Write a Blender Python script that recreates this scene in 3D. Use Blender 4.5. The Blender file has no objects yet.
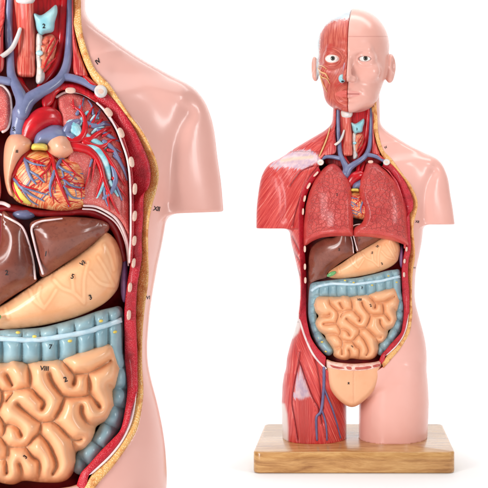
import bpy, math
import numpy as np
from mathutils import Vector
from mathutils.geometry import delaunay_2d_cdt

S = 0.002            # metres per unit
PPX, PPY, D0 = 350.0, 222.0, 1150.0   # lens axis and the working distance, in units
TOPY = 437.0         # height level of the board top
BT = 20.0            # board thickness
scene = bpy.context.scene
COL = scene.collection

# ------------------------------------------------------------------ maths helpers
def A(p): return np.array(p, float)

def catmull(pts, closed=False, n=8):
    P = A(pts); out = []
    m = len(P)
    for i in range(m if closed else m-1):
        if closed: p0, p1, p2, p3 = P[(i-1) % m], P[i], P[(i+1) % m], P[(i+2) % m]
        else: p0, p1, p2, p3 = P[max(i-1, 0)], P[i], P[i+1], P[min(i+2, m-1)]
        for k in range(n):
            t = k/n
            out.append(0.5*((2*p1)+(-p0+p2)*t+(2*p0-5*p1+4*p2-p3)*t*t+(-p0+3*p1-3*p2+p3)*t**3))
    if not closed: out.append(P[-1])
    return A(out)

def resample(P, step=None, n=None, closed=False):
    Q = np.vstack([P, P[:1]]) if closed else P
    d = np.r_[0, np.cumsum(np.linalg.norm(np.diff(Q[:, :2], axis=0), axis=1))]
    if n is None: n = max(4, int(round(d[-1]/step)))
    t = np.linspace(0, d[-1], n+1 if closed else n)
    if closed: t = t[:-1]
    return np.stack([np.interp(t, d, Q[:, k]) for k in range(Q.shape[1])], 1)

def seg_dist(X, Y, P, closed=False):
    X = np.asarray(X, float).ravel(); Y = np.asarray(Y, float).ravel()
    best = np.full(X.shape, 1e9)
    n = len(P)
    for i in range(n if closed else n-1):
        a = P[i]; b = P[(i+1) % n]
        d = b-a; L = d[0]**2+d[1]**2+1e-12
        t = np.clip(((X-a[0])*d[0]+(Y-a[1])*d[1])/L, 0, 1)
        best = np.minimum(best, (X-a[0]-t*d[0])**2+(Y-a[1]-t*d[1])**2)
    return np.sqrt(best)

def inside(X, Y, P):
    X = np.asarray(X, float).ravel(); Y = np.asarray(Y, float).ravel()
    c = np.zeros(X.shape, bool); n = len(P)
    for i in range(n):
        x1, y1 = P[i][:2]; x2, y2 = P[(i+1) % n][:2]
        if y1 == y2: continue
        c ^= ((y1 > Y) != (y2 > Y)) & (X < (x2-x1)*(Y-y1)/(y2-y1)+x1)
    return c

def psdf(X, Y, P):
    sh = np.shape(X)
    d = seg_dist(X, Y, P, True)
    return np.where(inside(X, Y, P), -d, d).reshape(sh)

# ------------------------------------------------------------------ the two copies are photographed from slightly
# different sides: a smooth map carries the small model's outlines to the near model's
PAIRS = [((349.2,166.9),(27.9,97)),((368,153.3),(65.6,75.4)),((386.2,162.3),(100.8,91.3)),((356.9,129.2),(43.9,26.2)),
 ((354.1,133.6),(39.3,35.2)),((343.4,155),(16.4,74.6)),((416.2,221.8),(157,208.9)),((383.6,147.9),(94.6,62.6)),
 ((413.6,269.2),(148.3,297.7)),((455,224.5),(224,211.5)),((423.1,224),(165.2,213)),((438,159),(197,89)),
 ((409.5,145),(139,57)),((388,132),(98.5,29)),((362,287.2),(50,346.4)),((359.3,300.2),(44.6,368.5)),((370.5,305.1),(65.6,379.2)),
 ((352.8,346.6),(25.4,456.9)),((400.2,268.4),(121.2,306.9)),((369.7,359.7),(60.7,481.8)),((379.5,355.6),(76.4,475)),
 ((376.9,246.2),(82.6,263.3)),((371.8,253.6),(72.5,276.6)),((381.6,264),(90.6,297.4)),((401,247.9),(122.5,260.6)),
 ((359.4,239.8),(45.8,254)),((339.3,249.5),(6.7,273)),((415.3,291),(147,345)),((426.2,344),(165.8,451)),((420.5,321),(160,408)),
 ((420.7,249.5),(158,262)),((448.5,180),(214,130))]
src = A([p[0] for p in PAIRS]); dst = A([p[1] for p in PAIRS])
M_ = np.c_[np.ones(len(src)), src]
AFF = np.linalg.lstsq(M_, dst, rcond=None)[0]
far = A([(256,228),(262,172),(310,60),(395,60),(352,10),(282,437),(428,437),(350,410),(290,345),(300,280),(320,120),(298,390),(415,400)])
src = np.vstack([src, far]); dst = np.vstack([dst, np.c_[np.ones(len(far)), far] @ AFF])
def _U(r2): return np.where(r2 > 0, r2*np.log(r2+1e-12), 0)
n_ = len(src)
K_ = _U(((src[:, None]-src[None])**2).sum(-1)) + np.eye(n_)*900.0
L_ = np.zeros((n_+3, n_+3)); L_[:n_, :n_] = K_; L_[:n_, n_] = 1; L_[:n_, n_+1:] = src; L_[n_, :n_] = 1; L_[n_+1:, :n_] = src.T
WT = np.linalg.solve(L_, np.vstack([dst, np.zeros((3, 2))]))
def warp(P):
    P = A(P)
    U = _U(((P[:, None]-src[None])**2).sum(-1))
    return U @ WT[:n_] + WT[n_] + P @ WT[n_+1:]
Ainv = np.linalg.inv(AFF[1:])
def L(pts):
    """points read off the close-up -> units of the small model (third column kept)"""
    P = A(pts); q = P[:, :2]
    x = (q-AFF[0]) @ Ainv
    for _ in range(25): x = x + 0.9*(q-warp(x)) @ Ainv
    return np.c_[x, P[:, 2:]] if P.shape[1] > 2 else x

# near model: root and heading
SC = 1.98
DL = D0/SC
TH = math.atan2(PPX-27.0, D0)
ROOT_L = np.array([(27.0-PPX)/D0*DL, DL])       # x, distance from lens
def to_small(V):
    k = (D0-V[:, 2])/D0
    X = PPX+(V[:, 0]-PPX)*k; Y = PPY+(V[:, 1]-PPY)*k
    return np.c_[(X-353)*S, -V[:, 2]*S, (TOPY+BT-Y)*S]
def to_near(V):
    q = warp(V[:, :2])
    dx = (q[:, 0]-PPX)/D0; dz = -(q[:, 1]-PPY)/D0
    n = np.array([math.sin(TH), -math.cos(TH)])      # model's forward direction
    r = np.array([math.cos(TH), math.sin(TH)])
    t = (V[:, 2]+ROOT_L @ n)/(dx*n[0]+1.0*n[1])
    p = np.c_[dx*t-ROOT_L[0], t-ROOT_L[1]]
    z = dz*t
    return np.c_[p @ r*S, -V[:, 2]*S, (TOPY+BT-PPY+z)*S]

# ------------------------------------------------------------------ mesh store: every shape is made once in units and
# then written for the small model and/or the near model
def link_mesh(name, V, F, mat, parent, attrs=None, smooth=True):
    me = bpy.data.meshes.new(name)
    me.from_pydata(V.tolist(), [], [tuple(f) for f in F])
    me.materials.append(mat)
    if smooth: me.polygons.foreach_set('use_smooth', [True]*len(me.polygons))
    for k, v in (attrs or {}).items():
        a = me.attributes.new(k, 'FLOAT', 'POINT'); a.data.foreach_set('value', np.asarray(v, np.float32))
    me.update()
    o = bpy.data.objects.new(name, me); COL.objects.link(o)
    if parent is not None: o.parent = parent
    return o

PARTS = []   # (key, name, V, F, mat, attrs, parent_key, which, label)
def part(name, V, F, mat, attrs=None, key=None, up=None, which='SN', label=None, smooth=True):
    PARTS.append(dict(key=key, name=name, V=np.asarray(V, float), F=F, mat=mat, attrs=attrs, up=up, which=which, label=label, smooth=smooth))

# ------------------------------------------------------------------ materials
def lin(c):
    return tuple(((x/255)/12.92 if x/255 <= 0.04045 else ((x/255+0.055)/1.055)**2.4) for x in c)+(1.0,)

class NT:
    def __init__(s, name, rough=0.35, coat=0.35, spec=0.5, sss=0.0):
        s.m = bpy.data.materials.new(name); s.m.use_nodes = True
        s.t = s.m.node_tree; s.b = s.t.nodes['Principled BSDF']
        s.b.inputs['Roughness'].default_value = rough
        s.b.inputs['Coat Weight'].default_value = coat*0.55; s.b.inputs['Coat Roughness'].default_value = 0.12
        s.b.inputs['Specular IOR Level'].default_value = spec*0.85
        if sss:
            s.b.inputs['Subsurface Weight'].default_value = sss
            s.b.inputs['Subsurface Radius'].default_value = (0.006, 0.003, 0.002); s.b.inputs['Subsurface Scale'].default_value = 1.0
    def n(s, typ, **kw):
        nd = s.t.nodes.new(typ)
        for k, v in kw.items():
            if k.startswith('i_'): nd.inputs[k[2:].replace('_', ' ')].default_value = v
            else: setattr(nd, k, v)
        return nd
    def l(s, a, b): s.t.links.new(a, b)
    def obj(s, scale=(1, 1, 1)):
        tc = s.n('ShaderNodeTexCoord'); mp = s.n('ShaderNodeMapping'); mp.inputs['Scale'].default_value = scale
        s.l(tc.outputs['Object'], mp.inputs['Vector']); return mp.outputs['Vector']
    def noise(s, vec, scale, detail=3, rough=0.5):
        nd = s.n('ShaderNodeTexNoise', i_Scale=scale, i_Detail=detail, i_Roughness=rough); s.l(vec, nd.inputs['Vector']); return nd.outputs['Fac']
    def vor(s, vec, scale, feature='F1', out='Distance', rnd=1.0):
        nd = s.n('ShaderNodeTexVoronoi', feature=feature, i_Scale=scale, i_Randomness=rnd); s.l(vec, nd.inputs['Vector']); return nd.outputs[out]
    def ramp(s, fac, stops):
        nd = s.n('ShaderNodeValToRGB'); el = nd.color_ramp.elements
        while len(el) < len(stops): el.new(0.5)
        for e, (p, c) in zip(el, stops): e.position = p; e.color = c
        s.l(fac, nd.inputs['Fac']); return nd.outputs['Color']
    def mix(s, fac, a, b):
        nd = s.n('ShaderNodeMix', data_type='RGBA')
        for inp, v in ((nd.inputs[0], fac), (nd.inputs[6], a), (nd.inputs[7], b)):
            if isinstance(v, (float, int, tuple)): inp.default_value = v
            else: s.l(v, inp)
        return nd.outputs[2]
    def math(s, op, a, b=0.0):
        nd = s.n('ShaderNodeMath', operation=op)
        for inp, v in ((nd.inputs[0], a), (nd.inputs[1], b)):
            if isinstance(v, (float, int)): inp.default_value = v
            else: s.l(v, inp)
        return nd.outputs[0]
    def step(s, val, lo, hi):
        nd = s.n('ShaderNodeMapRange', interpolation_type='SMOOTHSTEP'); s.l(val, nd.inputs['Value'])
        nd.inputs['From Min'].default_value = lo; nd.inputs['From Max'].default_value = hi; return nd.outputs['Result']
    def attr(s, name):
        return s.n('ShaderNodeAttribute', attribute_name=name).outputs['Fac']
    def color(s, c):
        if isinstance(c, tuple): s.b.inputs['Base Color'].default_value = c
        else: s.l(c, s.b.inputs['Base Color'])
    def bump(s, h, strength=0.3, dist=0.001):
        nd = s.n('ShaderNodeBump', i_Strength=strength, i_Distance=dist); s.l(h, nd.inputs['Height']); s.l(nd.outputs['Normal'], s.b.inputs['Normal'])

def paint(name, c, c2=None, rough=0.35, coat=0.35, scale=60, bump=0.08, sss=0.0, speck=None):
    m = NT(name, rough, coat, sss=sss); v = m.obj()
    f = m.noise(v, scale, 4, 0.6)
    c2 = c2 or tuple(x*0.86 for x in c[:3])+(1,)
    col = m.mix(m.step(f, 0.35, 0.7), c, c2)
    if speck:
        d = m.vor(v, speck[1], 'F1'); col = m.mix(m.step(d, speck[2], speck[2]+0.12), speck[0], col)
    m.color(col)
    m.bump(m.noise(v, 700, 3), bump, 0.0006)
    return m.m

def stipple(name, base, dot, scale, size, bump=0.5, dark=None, rough=0.4):
    m = NT(name, rough, 0.3); v = m.obj()
    d = m.vor(v, scale, 'F1')
    col = m.mix(m.step(d, size, size+0.2), dot, base)
    if dark: col = m.mix(m.step(m.noise(v, 90, 3), 0.5, 0.68), col, dark)
    m.color(col); m.bump(m.math('SUBTRACT', 1.0, d), bump, 0.0008)
    return m.m

def striated(name, c, c2, sx=900, sz=25, rough=0.35, bump=0.5):
    m = NT(name, rough, 0.35); v = m.obj((sx, 60, sz))
    f = m.noise(v, 1.0, 3, 0.6)
    m.color(m.mix(m.step(f, 0.42, 0.66), c, c2)); m.bump(f, bump, 0.0012)
    return m.m

SKIN = lin((234, 177, 165))
MT = {}
def mk():
    # skin with the cavity lining where the shell is cut open
    def shell(name):
        m = NT(name, 0.27, 0.3); v = m.obj()
        c = m.mix(m.step(m.noise(v, 14, 3), 0.35, 0.7), SKIN, lin((231, 171, 158)))
        red = m.mix(m.step(m.noise(v, 120, 4), 0.35, 0.7), lin((150, 22, 28)), lin((112, 12, 18)))
        m.color(m.mix(m.step(m.attr('cav'), 0.3, 0.9), red, c))
        m.bump(m.noise(v, 500, 2), 0.02, 0.0004)
        return m.m
    MT['skin'] = shell('skin_paint')
    def muscle(name):
        m = NT(name, 0.3, 0.35); v = m.obj()
        cx = m.n('ShaderNodeCombineXYZ'); m.l(m.math('MULTIPLY', m.attr('fib'), 0.75), cx.inputs[0]); m.l(m.math('MULTIPLY', m.attr('alo'), 0.028), cx.inputs[1])
        f = m.noise(cx.outputs[0], 1.0, 4, 0.65)
        cx2 = m.n('ShaderNodeCombineXYZ'); m.l(m.math('MULTIPLY', m.attr('fib'), 0.22), cx2.inputs[0]); m.l(m.math('MULTIPLY', m.attr('alo'), 0.02), cx2.inputs[1])
        g = m.noise(cx2.outputs[0], 1.0, 2, 0.5)
        c = m.mix(m.step(f, 0.38, 0.66), lin((188, 42, 42)), lin((222, 88, 78)))
        c = m.mix(m.math('MULTIPLY', m.step(f, 0.60, 0.72), 0.75), c, lin((244, 176, 160)))
        c = m.mix(m.math('MULTIPLY', m.step(g, 0.5, 0.75), 0.45), c, lin((182, 34, 38)))
        # pale tendon sheets, with a frayed edge along the fibres
        td = m.math('ADD', m.attr('ten'), m.math('MULTIPLY', m.math('SUBTRACT', f, 0.5), 16.0))
        pale = m.mix(m.step(m.noise(v, 90, 3), 0.35, 0.7), lin((222, 190, 194)), lin((196, 166, 186)))
        pale = m.mix(m.step(m.math('ADD', m.attr('yel'), m.math('MULTIPLY', f, 4.0)), 2.2, 5.0), lin((216, 186, 162)), pale)
        c = m.mix(m.step(td, -0.8, 1.2), pale, c)
        c = m.mix(m.step(m.attr('wht'), -1.5, 1.8), lin((224, 204, 198)), c)
        c = m.mix(m.step(m.attr('sep'), 0.35, 1.1), lin((150, 26, 30)), c)
        red = m.mix(m.step(m.noise(v, 120, 4), 0.35, 0.7), lin((150, 22, 28)), lin((112, 12, 18)))
        c = m.mix(m.step(m.attr('cav'), 0.3, 0.9), red, c)
        m.color(c); m.bump(m.math('ADD', f, m.math('MULTIPLY', g, 1.6)), 0.7, 0.002)
        return m.m
    MT['muscle'] = muscle('muscle_paint')
    def face_skin():
        m = NT('face_skin_paint', 0.27, 0.3); v = m.obj()
        c = m.mix(m.step(m.noise(v, 20, 3), 0.35, 0.7), lin((226, 170, 157)), lin((222, 163, 149)))
        c = m.mix(m.step(m.attr('lip'), -0.6, 0.8), lin((222, 152, 142)), c)
        c = m.mix(m.math('ADD', 0.3, m.math('MULTIPLY', m.step(m.attr('mth'), 0.2, 1.0), 0.7)), lin((160, 80, 76)), c)
        c = m.mix(m.math('ADD', 0.4, m.math('MULTIPLY', m.step(m.attr('seam'), 0.15, 0.8), 0.6)), lin((196, 132, 122)), c)
        c = m.mix(m.math('ADD', 0.35, m.math('MULTIPLY', m.step(m.attr('alm'), 0.1, 0.9), 0.65)), lin((150, 88, 80)), c)
        m.color(c); m.bump(m.noise(v, 500, 2), 0.03, 0.0005); return m.m
    MT['face_skin'] = face_skin()
    def face_muscle():
        m = NT('face_muscle_paint', 0.34, 0.25); v = m.obj()
        cx = m.n('ShaderNodeCombineXYZ'); m.l(m.math('MULTIPLY', m.attr('fib'), 0.62), cx.inputs[0]); m.l(m.math('MULTIPLY', m.attr('alo'), 0.05), cx.inputs[1])
        f = m.noise(cx.outputs[0], 1.0, 4, 0.65)
        c = m.mix(m.step(f, 0.36, 0.66), lin((176, 64, 54)), lin((214, 112, 92)))
        c = m.mix(m.math('MULTIPLY', m.step(f, 0.62, 0.76), 0.6), c, lin((240, 176, 154)))
        c = m.mix(m.step(m.noise(v, 55, 3), 0.5, 0.75), c, lin((190, 64, 54)))
        w = m.math('ADD', m.attr('wht'), m.math('MULTIPLY', m.math('SUBTRACT', m.noise(v, 260, 3), 0.5), 7.0))
        pale = m.mix(m.step(m.noise(v, 60, 3), 0.35, 0.7), lin((214, 216, 216)), lin((188, 196, 202)))
        c = m.mix(m.step(w, -1.6, 1.6), pale, c)
        c = m.mix(m.step(m.attr('rim'), -0.4, 0.5), lin((228, 184, 170)), c)
        c = m.mix(m.step(m.attr('lip'), -0.5, 0.7), lin((214, 98, 88)), c)
        c = m.mix(m.step(m.attr('earm'), -0.5, 0.8), lin((226, 168, 152)), c)
        m.color(c); m.bump(f, 0.5, 0.0012); return m.m
    MT['face_muscle'] = face_muscle()
    MT['fat'] = stipple('fat_paint', lin((224, 166, 96)), lin((244, 212, 156)), 620, 0.22, 0.7, lin((198, 124, 62)))
    MT['cut'] = stipple('cut_muscle_paint', lin((186, 16, 38)), lin((220, 84, 94)), 760, 0.14, 0.6, lin((164, 10, 30)))
    MT['lin_red'] = paint('cavity_lining_paint', lin((150, 20, 26)), lin((120, 12, 20)), 0.4, 0.2, 80, 0.2)
    MT['rib_mus'] = stipple('rib_muscle_paint', lin((196, 66, 72)), lin((224, 120, 120)), 700, 0.15, 0.4, lin((170, 30, 44)))
    MT['lining'] = paint('lining_paint', lin((236, 214, 210)), lin((214, 184, 186)))
    MT['bone'] = stipple('bone_paint', lin((230, 192, 174)), lin((206, 144, 128)), 900, 0.12, 0.3)
    MT['cart'] = paint('cartilage_white', lin((232, 220, 208)), lin((200, 196, 196)))
    # whole lungs, crackled
    m = NT('lung_paint', 0.3, 0.35); v = m.obj()
    nz = m.n('ShaderNodeTexNoise', i_Scale=80.0, i_Detail=2.0); m.l(v, nz.inputs['Vector'])
    vv = m.n('ShaderNodeVectorMath', operation='MULTIPLY_ADD'); m.l(nz.outputs['Color'], vv.inputs[0]); vv.inputs[1].default_value = (0.012,)*3; m.l(v, vv.inputs[2])
    e = m.vor(vv.outputs[0], 100, 'DISTANCE_TO_EDGE'); e2 = m.vor(vv.outputs[0], 230, 'DISTANCE_TO_EDGE')
    c = m.mix(m.step(m.noise(v, 40, 4), 0.3, 0.72), lin((208, 80, 74)), lin((188, 56, 54)))
    c = m.mix(m.math('MULTIPLY', m.math('SUBTRACT', 1.0, m.step(e2, 0.0, 0.10)), 0.35), c, lin((150, 44, 44)))
    edge = m.math('SUBTRACT', 1.0, m.step(e, 0.0, 0.05))
    c = m.mix(m.math('MULTIPLY', m.math('MULTIPLY', edge, 0.6), m.step(m.attr('crk'), 2.5, 6.0)), c, lin((150, 44, 44)))
    m.color(c)
    h = m.math('ADD', m.step(e, 0.0, 0.12), m.math('MULTIPLY', m.step(e2, 0.0, 0.2), 0.35))
    m.bump(m.math('MULTIPLY', h, m.step(m.attr('crk'), 1.5, 6.0)), 0.75, 0.0018); MT['lung'] = m.m
    MT['lung_cut'] = stipple('lung_section_paint', lin((208, 100, 94)), lin((234, 164, 156)), 720, 0.17, 0.5, lin((196, 84, 82)))
    MT['vein'] = paint('vein_paint', lin((118, 124, 158)), lin((100, 106, 142)), 0.28, 0.4)
    MT['artery'] = paint('artery_paint', lin((204, 14, 28)), lin((172, 8, 22)), 0.25, 0.5)
    MT['carotid'] = MT['artery']
    MT['cyan'] = paint('airway_paint', lin((120, 192, 206)), lin((196, 226, 230)), 0.3, 0.4, 160)
    MT['thy'] = paint('cartilage_blue', lin((134, 196, 208)), lin((176, 218, 222)), 0.3, 0.4, 50)
    MT['gland'] = paint('gland_paint', lin((232, 150, 116)), lin((206, 80, 64)), 0.3, 0.4, 110, 0.3)
    MT['strap'] = striated('strap_muscle_paint', lin((200, 74, 62)), lin((232, 132, 112)), 800, 22)
    MT['strand'] = striated('neck_muscle_paint', lin((186, 34, 40)), lin((236, 130, 118)), 900, 20)
    MT['deep'] = striated('deep_muscle_paint', lin((200, 18, 30)), lin((160, 12, 24)), 300, 30)
    MT['tan'] = paint('nerve_paint', lin((226, 176, 120)), lin((206, 150, 96)))
    # liver
    m = NT('liver_paint', 0.24, 0.55); v = m.obj()
    c = m.mix(m.step(m.noise(v, 16, 4, 0.6), 0.35, 0.68), lin((110, 54, 42)), lin((138, 78, 62)))
    m.color(m.mix(m.math('MULTIPLY', m.step(m.noise(v, 420, 3), 0.52, 0.72), 0.3), c, lin((74, 32, 26)))); m.bump(m.noise(v, 300, 3), 0.06, 0.0006); MT['liver'] = m.m
    # stomach
    def peach(name, a, b, sc=22, rough=0.3):
        m = NT(name, rough, 0.4, sss=0.05); v = m.obj()
        c = m.mix(m.step(m.noise(v, sc, 4, 0.6), 0.38, 0.68), a, b)
        m.color(c); m.bump(m.noise(v, 260, 3), 0.06, 0.0008); return m.m
    MT['stomach'] = peach('stomach_paint', lin((243, 190, 142)), lin((236, 172, 120)), 26)
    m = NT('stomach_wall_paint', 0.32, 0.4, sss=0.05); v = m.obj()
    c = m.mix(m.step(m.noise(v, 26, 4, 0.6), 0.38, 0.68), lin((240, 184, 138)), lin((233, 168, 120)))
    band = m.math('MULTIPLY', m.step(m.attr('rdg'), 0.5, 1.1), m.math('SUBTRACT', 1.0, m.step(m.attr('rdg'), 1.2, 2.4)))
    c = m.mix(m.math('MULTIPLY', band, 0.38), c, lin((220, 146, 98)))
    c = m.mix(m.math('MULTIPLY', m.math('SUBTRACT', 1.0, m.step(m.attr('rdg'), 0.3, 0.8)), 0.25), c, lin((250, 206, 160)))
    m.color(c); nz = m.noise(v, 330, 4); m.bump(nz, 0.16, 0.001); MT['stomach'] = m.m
    MT['gut'] = peach('intestine_paint', lin((236, 180, 136)), lin((231, 169, 124)), 18)
    MT['pelvis'] = peach('lower_block_paint', lin((232, 174, 134)), lin((226, 162, 122)), 18, 0.35)
    MT['colon'] = paint('colon_paint', lin((146, 176, 184)), lin((126, 160, 172)), 0.32, 0.4, 45)
    MT['taenia'] = paint('taenia_paint', lin((200, 220, 230)), lin((176, 206, 220)), 0.3, 0.4, 120)
    MT['yellow'] = paint('yellow_fat_paint', lin((226, 204, 96)), lin((206, 180, 80)))
    MT['green'] = paint('gallbladder_paint', lin((92, 158, 96)), lin((120, 180, 112)), 0.25, 0.5)
    MT['atrium'] = peach('atrium_paint', lin((232, 168, 136)), lin((226, 156, 122)), 20)
    # heart wall
    m = NT('heart_paint', 0.3, 0.45); v = m.obj()
    cx = m.n('ShaderNodeCombineXYZ'); m.l(m.math('MULTIPLY', m.attr('fib'), 1.5), cx.inputs[0]); m.l(m.math('MULTIPLY', m.attr('alo'), 0.12), cx.inputs[1])
    f = m.noise(cx.outputs[0], 1.0, 4, 0.65); g = m.noise(v, 60, 3)
    c = m.mix(m.step(f, 0.34, 0.56), lin((206, 66, 44)), lin((234, 142, 92)))
    c = m.mix(m.step(f, 0.49, 0.62), c, lin((243, 196, 142)))
    c = m.mix(m.step(g, 0.56, 0.7), c, lin((236, 176, 90)))
    m.color(c); m.bump(f, 0.5, 0.001); MT['heart'] = m.m
    MT['pelvic_cut'] = paint('pelvic_section_paint', lin((236, 204, 190)), lin((222, 160, 146)), 0.35, 0.3, 130)
    MT['pmus'] = paint('pelvic_muscle_paint', lin((196, 98, 84)), lin((170, 66, 58)))
    MT['ink'] = paint('black_ink', lin((22, 16, 20)), lin((16, 12, 16)), 0.5, 0.0)
    MT['eye'] = paint('eye_white', lin((238, 236, 232)), lin((226, 222, 216)), 0.1, 0.8)
    MT['iris'] = paint('iris_paint', lin((88, 80, 66)), lin((58, 54, 46)), 0.15, 0.8, 900)
    MT['pupil'] = paint('pupil_paint', lin((16, 14, 14)), lin((10, 9, 9)), 0.08, 0.9)
    MT['legvein'] = paint('leg_vein_paint', lin((104, 98, 138)), lin((86, 82, 124)))
    # wood
    m = NT('oak_wood', 0.22, 0.45); v = m.obj((1, 1, 1))
    dn = m.noise(m.obj((5, 5, 16)), 1.0, 2)
    sv = m.obj((10, 60, 95))
    add = m.n('ShaderNodeVectorMath', operation='MULTIPLY_ADD'); cc = m.n('ShaderNodeCombineXYZ'); m.l(dn, cc.inputs[2]); m.l(dn, cc.inputs[1])
    m.l(cc.outputs[0], add.inputs[0]); add.inputs[1].default_value = (0, 3.0, 5.0); m.l(sv, add.inputs[2])
    f = m.noise(add.outputs[0], 1.0, 6, 0.68)
    fine = m.noise(m.obj((30, 1300, 1300)), 1.0, 4, 0.7)
    c = m.ramp(f, [(0.3, lin((148, 98, 52))), (0.47, lin((186, 136, 80))), (0.6, lin((206, 160, 102))), (0.75, lin((174, 122, 68)))])
    c = m.mix(m.math('MULTIPLY', m.step(fine, 0.52, 0.66), 0.55), c, lin((158, 110, 66)))
    m.color(c); m.bump(fine, 0.12, 0.0005); MT['wood'] = m.m
    m = NT('white_sweep', 0.6, 0.0, 0.2); v = m.obj()
    m.color(m.mix(m.noise(v, 3, 2), (0.93, 0.93, 0.93, 1), (0.9, 0.9, 0.9, 1))); MT['white'] = m.m
mk()

# ------------------------------------------------------------------ surface nets
def nets(f, o, h):
    """f: value grid (negative inside); returns vertices and quads"""
    nx, ny, nz = f.shape
    s = f < 0
    c = np.zeros((nx-1, ny-1, nz-1), np.int8)
    for i in (0, 1):
        for j in (0, 1):
            for k in (0, 1):
                c += s[i:nx-1+i, j:ny-1+j, k:nz-1+k]
    act = (c > 0) & (c < 8)
    idx = np.full(act.shape, -1, np.int64); I = np.argwhere(act); idx[act] = np.arange(len(I))
    acc = np.zeros((len(I), 3)); cnt = np.zeros(len(I))
    corners = [(i, j, k) for i in (0, 1) for j in (0, 1) for k in (0, 1)]
    for a in corners:
        for ax in range(3):
            if a[ax]: continue
            b = list(a); b[ax] = 1
            fa = f[I[:, 0]+a[0], I[:, 1]+a[1], I[:, 2]+a[2]]; fb = f[I[:, 0]+b[0], I[:, 1]+b[1], I[:, 2]+b[2]]
            mk_ = (fa < 0) != (fb < 0)
            t = np.where(mk_, fa/np.where(mk_, fa-fb, 1), 0)
            p = np.tile(A(a), (len(I), 1)); p[:, ax] += t
            acc[mk_] += p[mk_]; cnt[mk_] += 1
    V = (I+acc/cnt[:, None])*h+A(o)
    F = []
    for ax in range(3):
        u, v = (ax+1) % 3, (ax+2) % 3
        sl0 = [slice(None)]*3; sl1 = [slice(None)]*3; sl0[ax] = slice(0, -1); sl1[ax] = slice(1, None)
        for q in (u, v): sl0[q] = slice(1, -1); sl1[q] = slice(1, -1)
        a = s[tuple(sl0)]; b = s[tuple(sl1)]
        E = np.argwhere(a != b)
        if not len(E): continue
        fl = a[E[:, 0], E[:, 1], E[:, 2]]
        base = E.copy(); base[:, u] += 1; base[:, v] += 1   # grid coordinate of the edge start
        q = []
        for du, dv in ((-1, -1), (0, -1), (0, 0), (-1, 0)):
            g = base.copy(); g[:, u] += du; g[:, v] += dv
            q.append(idx[g[:, 0], g[:, 1], g[:, 2]])
        q = np.stack(q, 1)
        q[~fl] = q[~fl][:, ::-1]
        F.append(q)
    return V, np.vstack(F)

def relax(V, F, it=2, lam=0.5):
    n = len(V)
    e = np.vstack([F[:, [0, 1]], F[:, [1, 2]], F[:, [2, 3]], F[:, [3, 0]]])
    for _ in range(it):
        for l_ in (lam, -lam*1.04):
            s = np.zeros_like(V); c = np.zeros(n)
            for k in range(3): s[:, k] = np.bincount(e[:, 0], V[e[:, 1], k], n)+np.bincount(e[:, 1], V[e[:, 0], k], n)
            c = np.bincount(e[:, 0], minlength=n)+np.bincount(e[:, 1], minlength=n)
            V = V+l_*(s/c[:, None]-V)
    return V

def smin(a, b, k):
    h = np.clip(0.5+0.5*(b-a)/k, 0, 1)
    return b*(1-h)+a*h-k*h*(1-h)
def smax(a, b, k): return -smin(-a, -b, k)

# ------------------------------------------------------------------ outlines of the opening
SK = L([(77.4,-30),(78,-12),(78.8,0),(79.9,26.6),(84.7,48),(93.2,69),(107,84),(119,101),(130.7,117.5),(142,133),(149,147),(154.6,160.7),(157,175),
        (154.2,191.5),(150.5,203.8),(148,217),(146.6,232),(146.6,250),(146.9,268),(146.2,284),(143.8,301),(141.7,321),(140.7,345),(141,370),(142,388),
        (140.8,404.4),(136.9,424.9),(130.7,438),(120.5,453.6),(110.2,466.9),(100,478.2)])
SK = np.vstack([SK, A([(388,361.5),(383,367)])])
FATIN = L([(70,-30),(71,-12),(72,0),(73.3,21.3),(78.6,45.3),(86,66.6),(97,86),(107.5,95),(117.5,105.4),(127.4,119.2),(135.6,133),(143,149),(148,162),
        (150,172),(149.6,182),(147,189.4),(143.3,195),(142.8,212),(142,226),(141,239),(141.3,255.6),(139.4,270),(136.6,286.4),(135.2,311),(135.6,331.5),(136.6,352),(136.6,372),(136.6,392),
        (134.6,411),(130.5,426),(122.3,442.4),(109.2,458.8),(92.8,473.6)])
FATIN = np.vstack([FATIN, A([(382,364)])])
REDOUT = FATIN.copy()
REDOUT = np.vstack([FATIN[6:28], L([(131.3,408),(128,422.8),(120.7,439),(109.2,454),(97.7,465.4),(88,475.5)]), A([(384,366.2)])])
REDIN = L([(93,100),(103,107),(111,117.5),(119,129),(124,142),(128,156),(131,172.6),(132,195.6),(132.2,215),(132,240),(130.6,262),(127,285),(124.8,305),(124.3,321),
        (124.6,341.7),(124.8,359.5),(126.4,374),(127.2,392),(124.8,411),(120.7,429),(112.5,439),(101,450.6),(89.5,463.7),(81,473)])
REDIN = np.vstack([REDIN, A([(379,361)])])
LEFTO = A([(319,168),(311,178),(304.5,188),(301,200),(299.8,212),(300.3,240),(301,260),(302,280),(301.5,300),(300,318),(301.5,326),(304.6,335.9),(311,350.6),(317.7,360.5),(325,367.9)])
LEFTI = A([(321,172),(314,181),(309,190),(305.5,201),(304,213),(304.3,240),(305.5,260),(306.5,280),(306.5,300),(306.5,316),(308,326),(311,337.5),(317.7,348),(326,357)])
_sk = catmull(SK[2:], n=4); _t = np.gradient(_sk, axis=0); _t /= np.linalg.norm(_t, axis=1)[:, None]
_sk = _sk+np.c_[-_t[:, 1], _t[:, 0]]*0.6
OPEN = np.vstack([_sk, A([(368,376),(352,382),(336,376)]), catmull(LEFTO[::-1], n=4), A([(321,160),(327,152),(333,140),(336,125),(336.5,104),(373,104)])])

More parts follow.
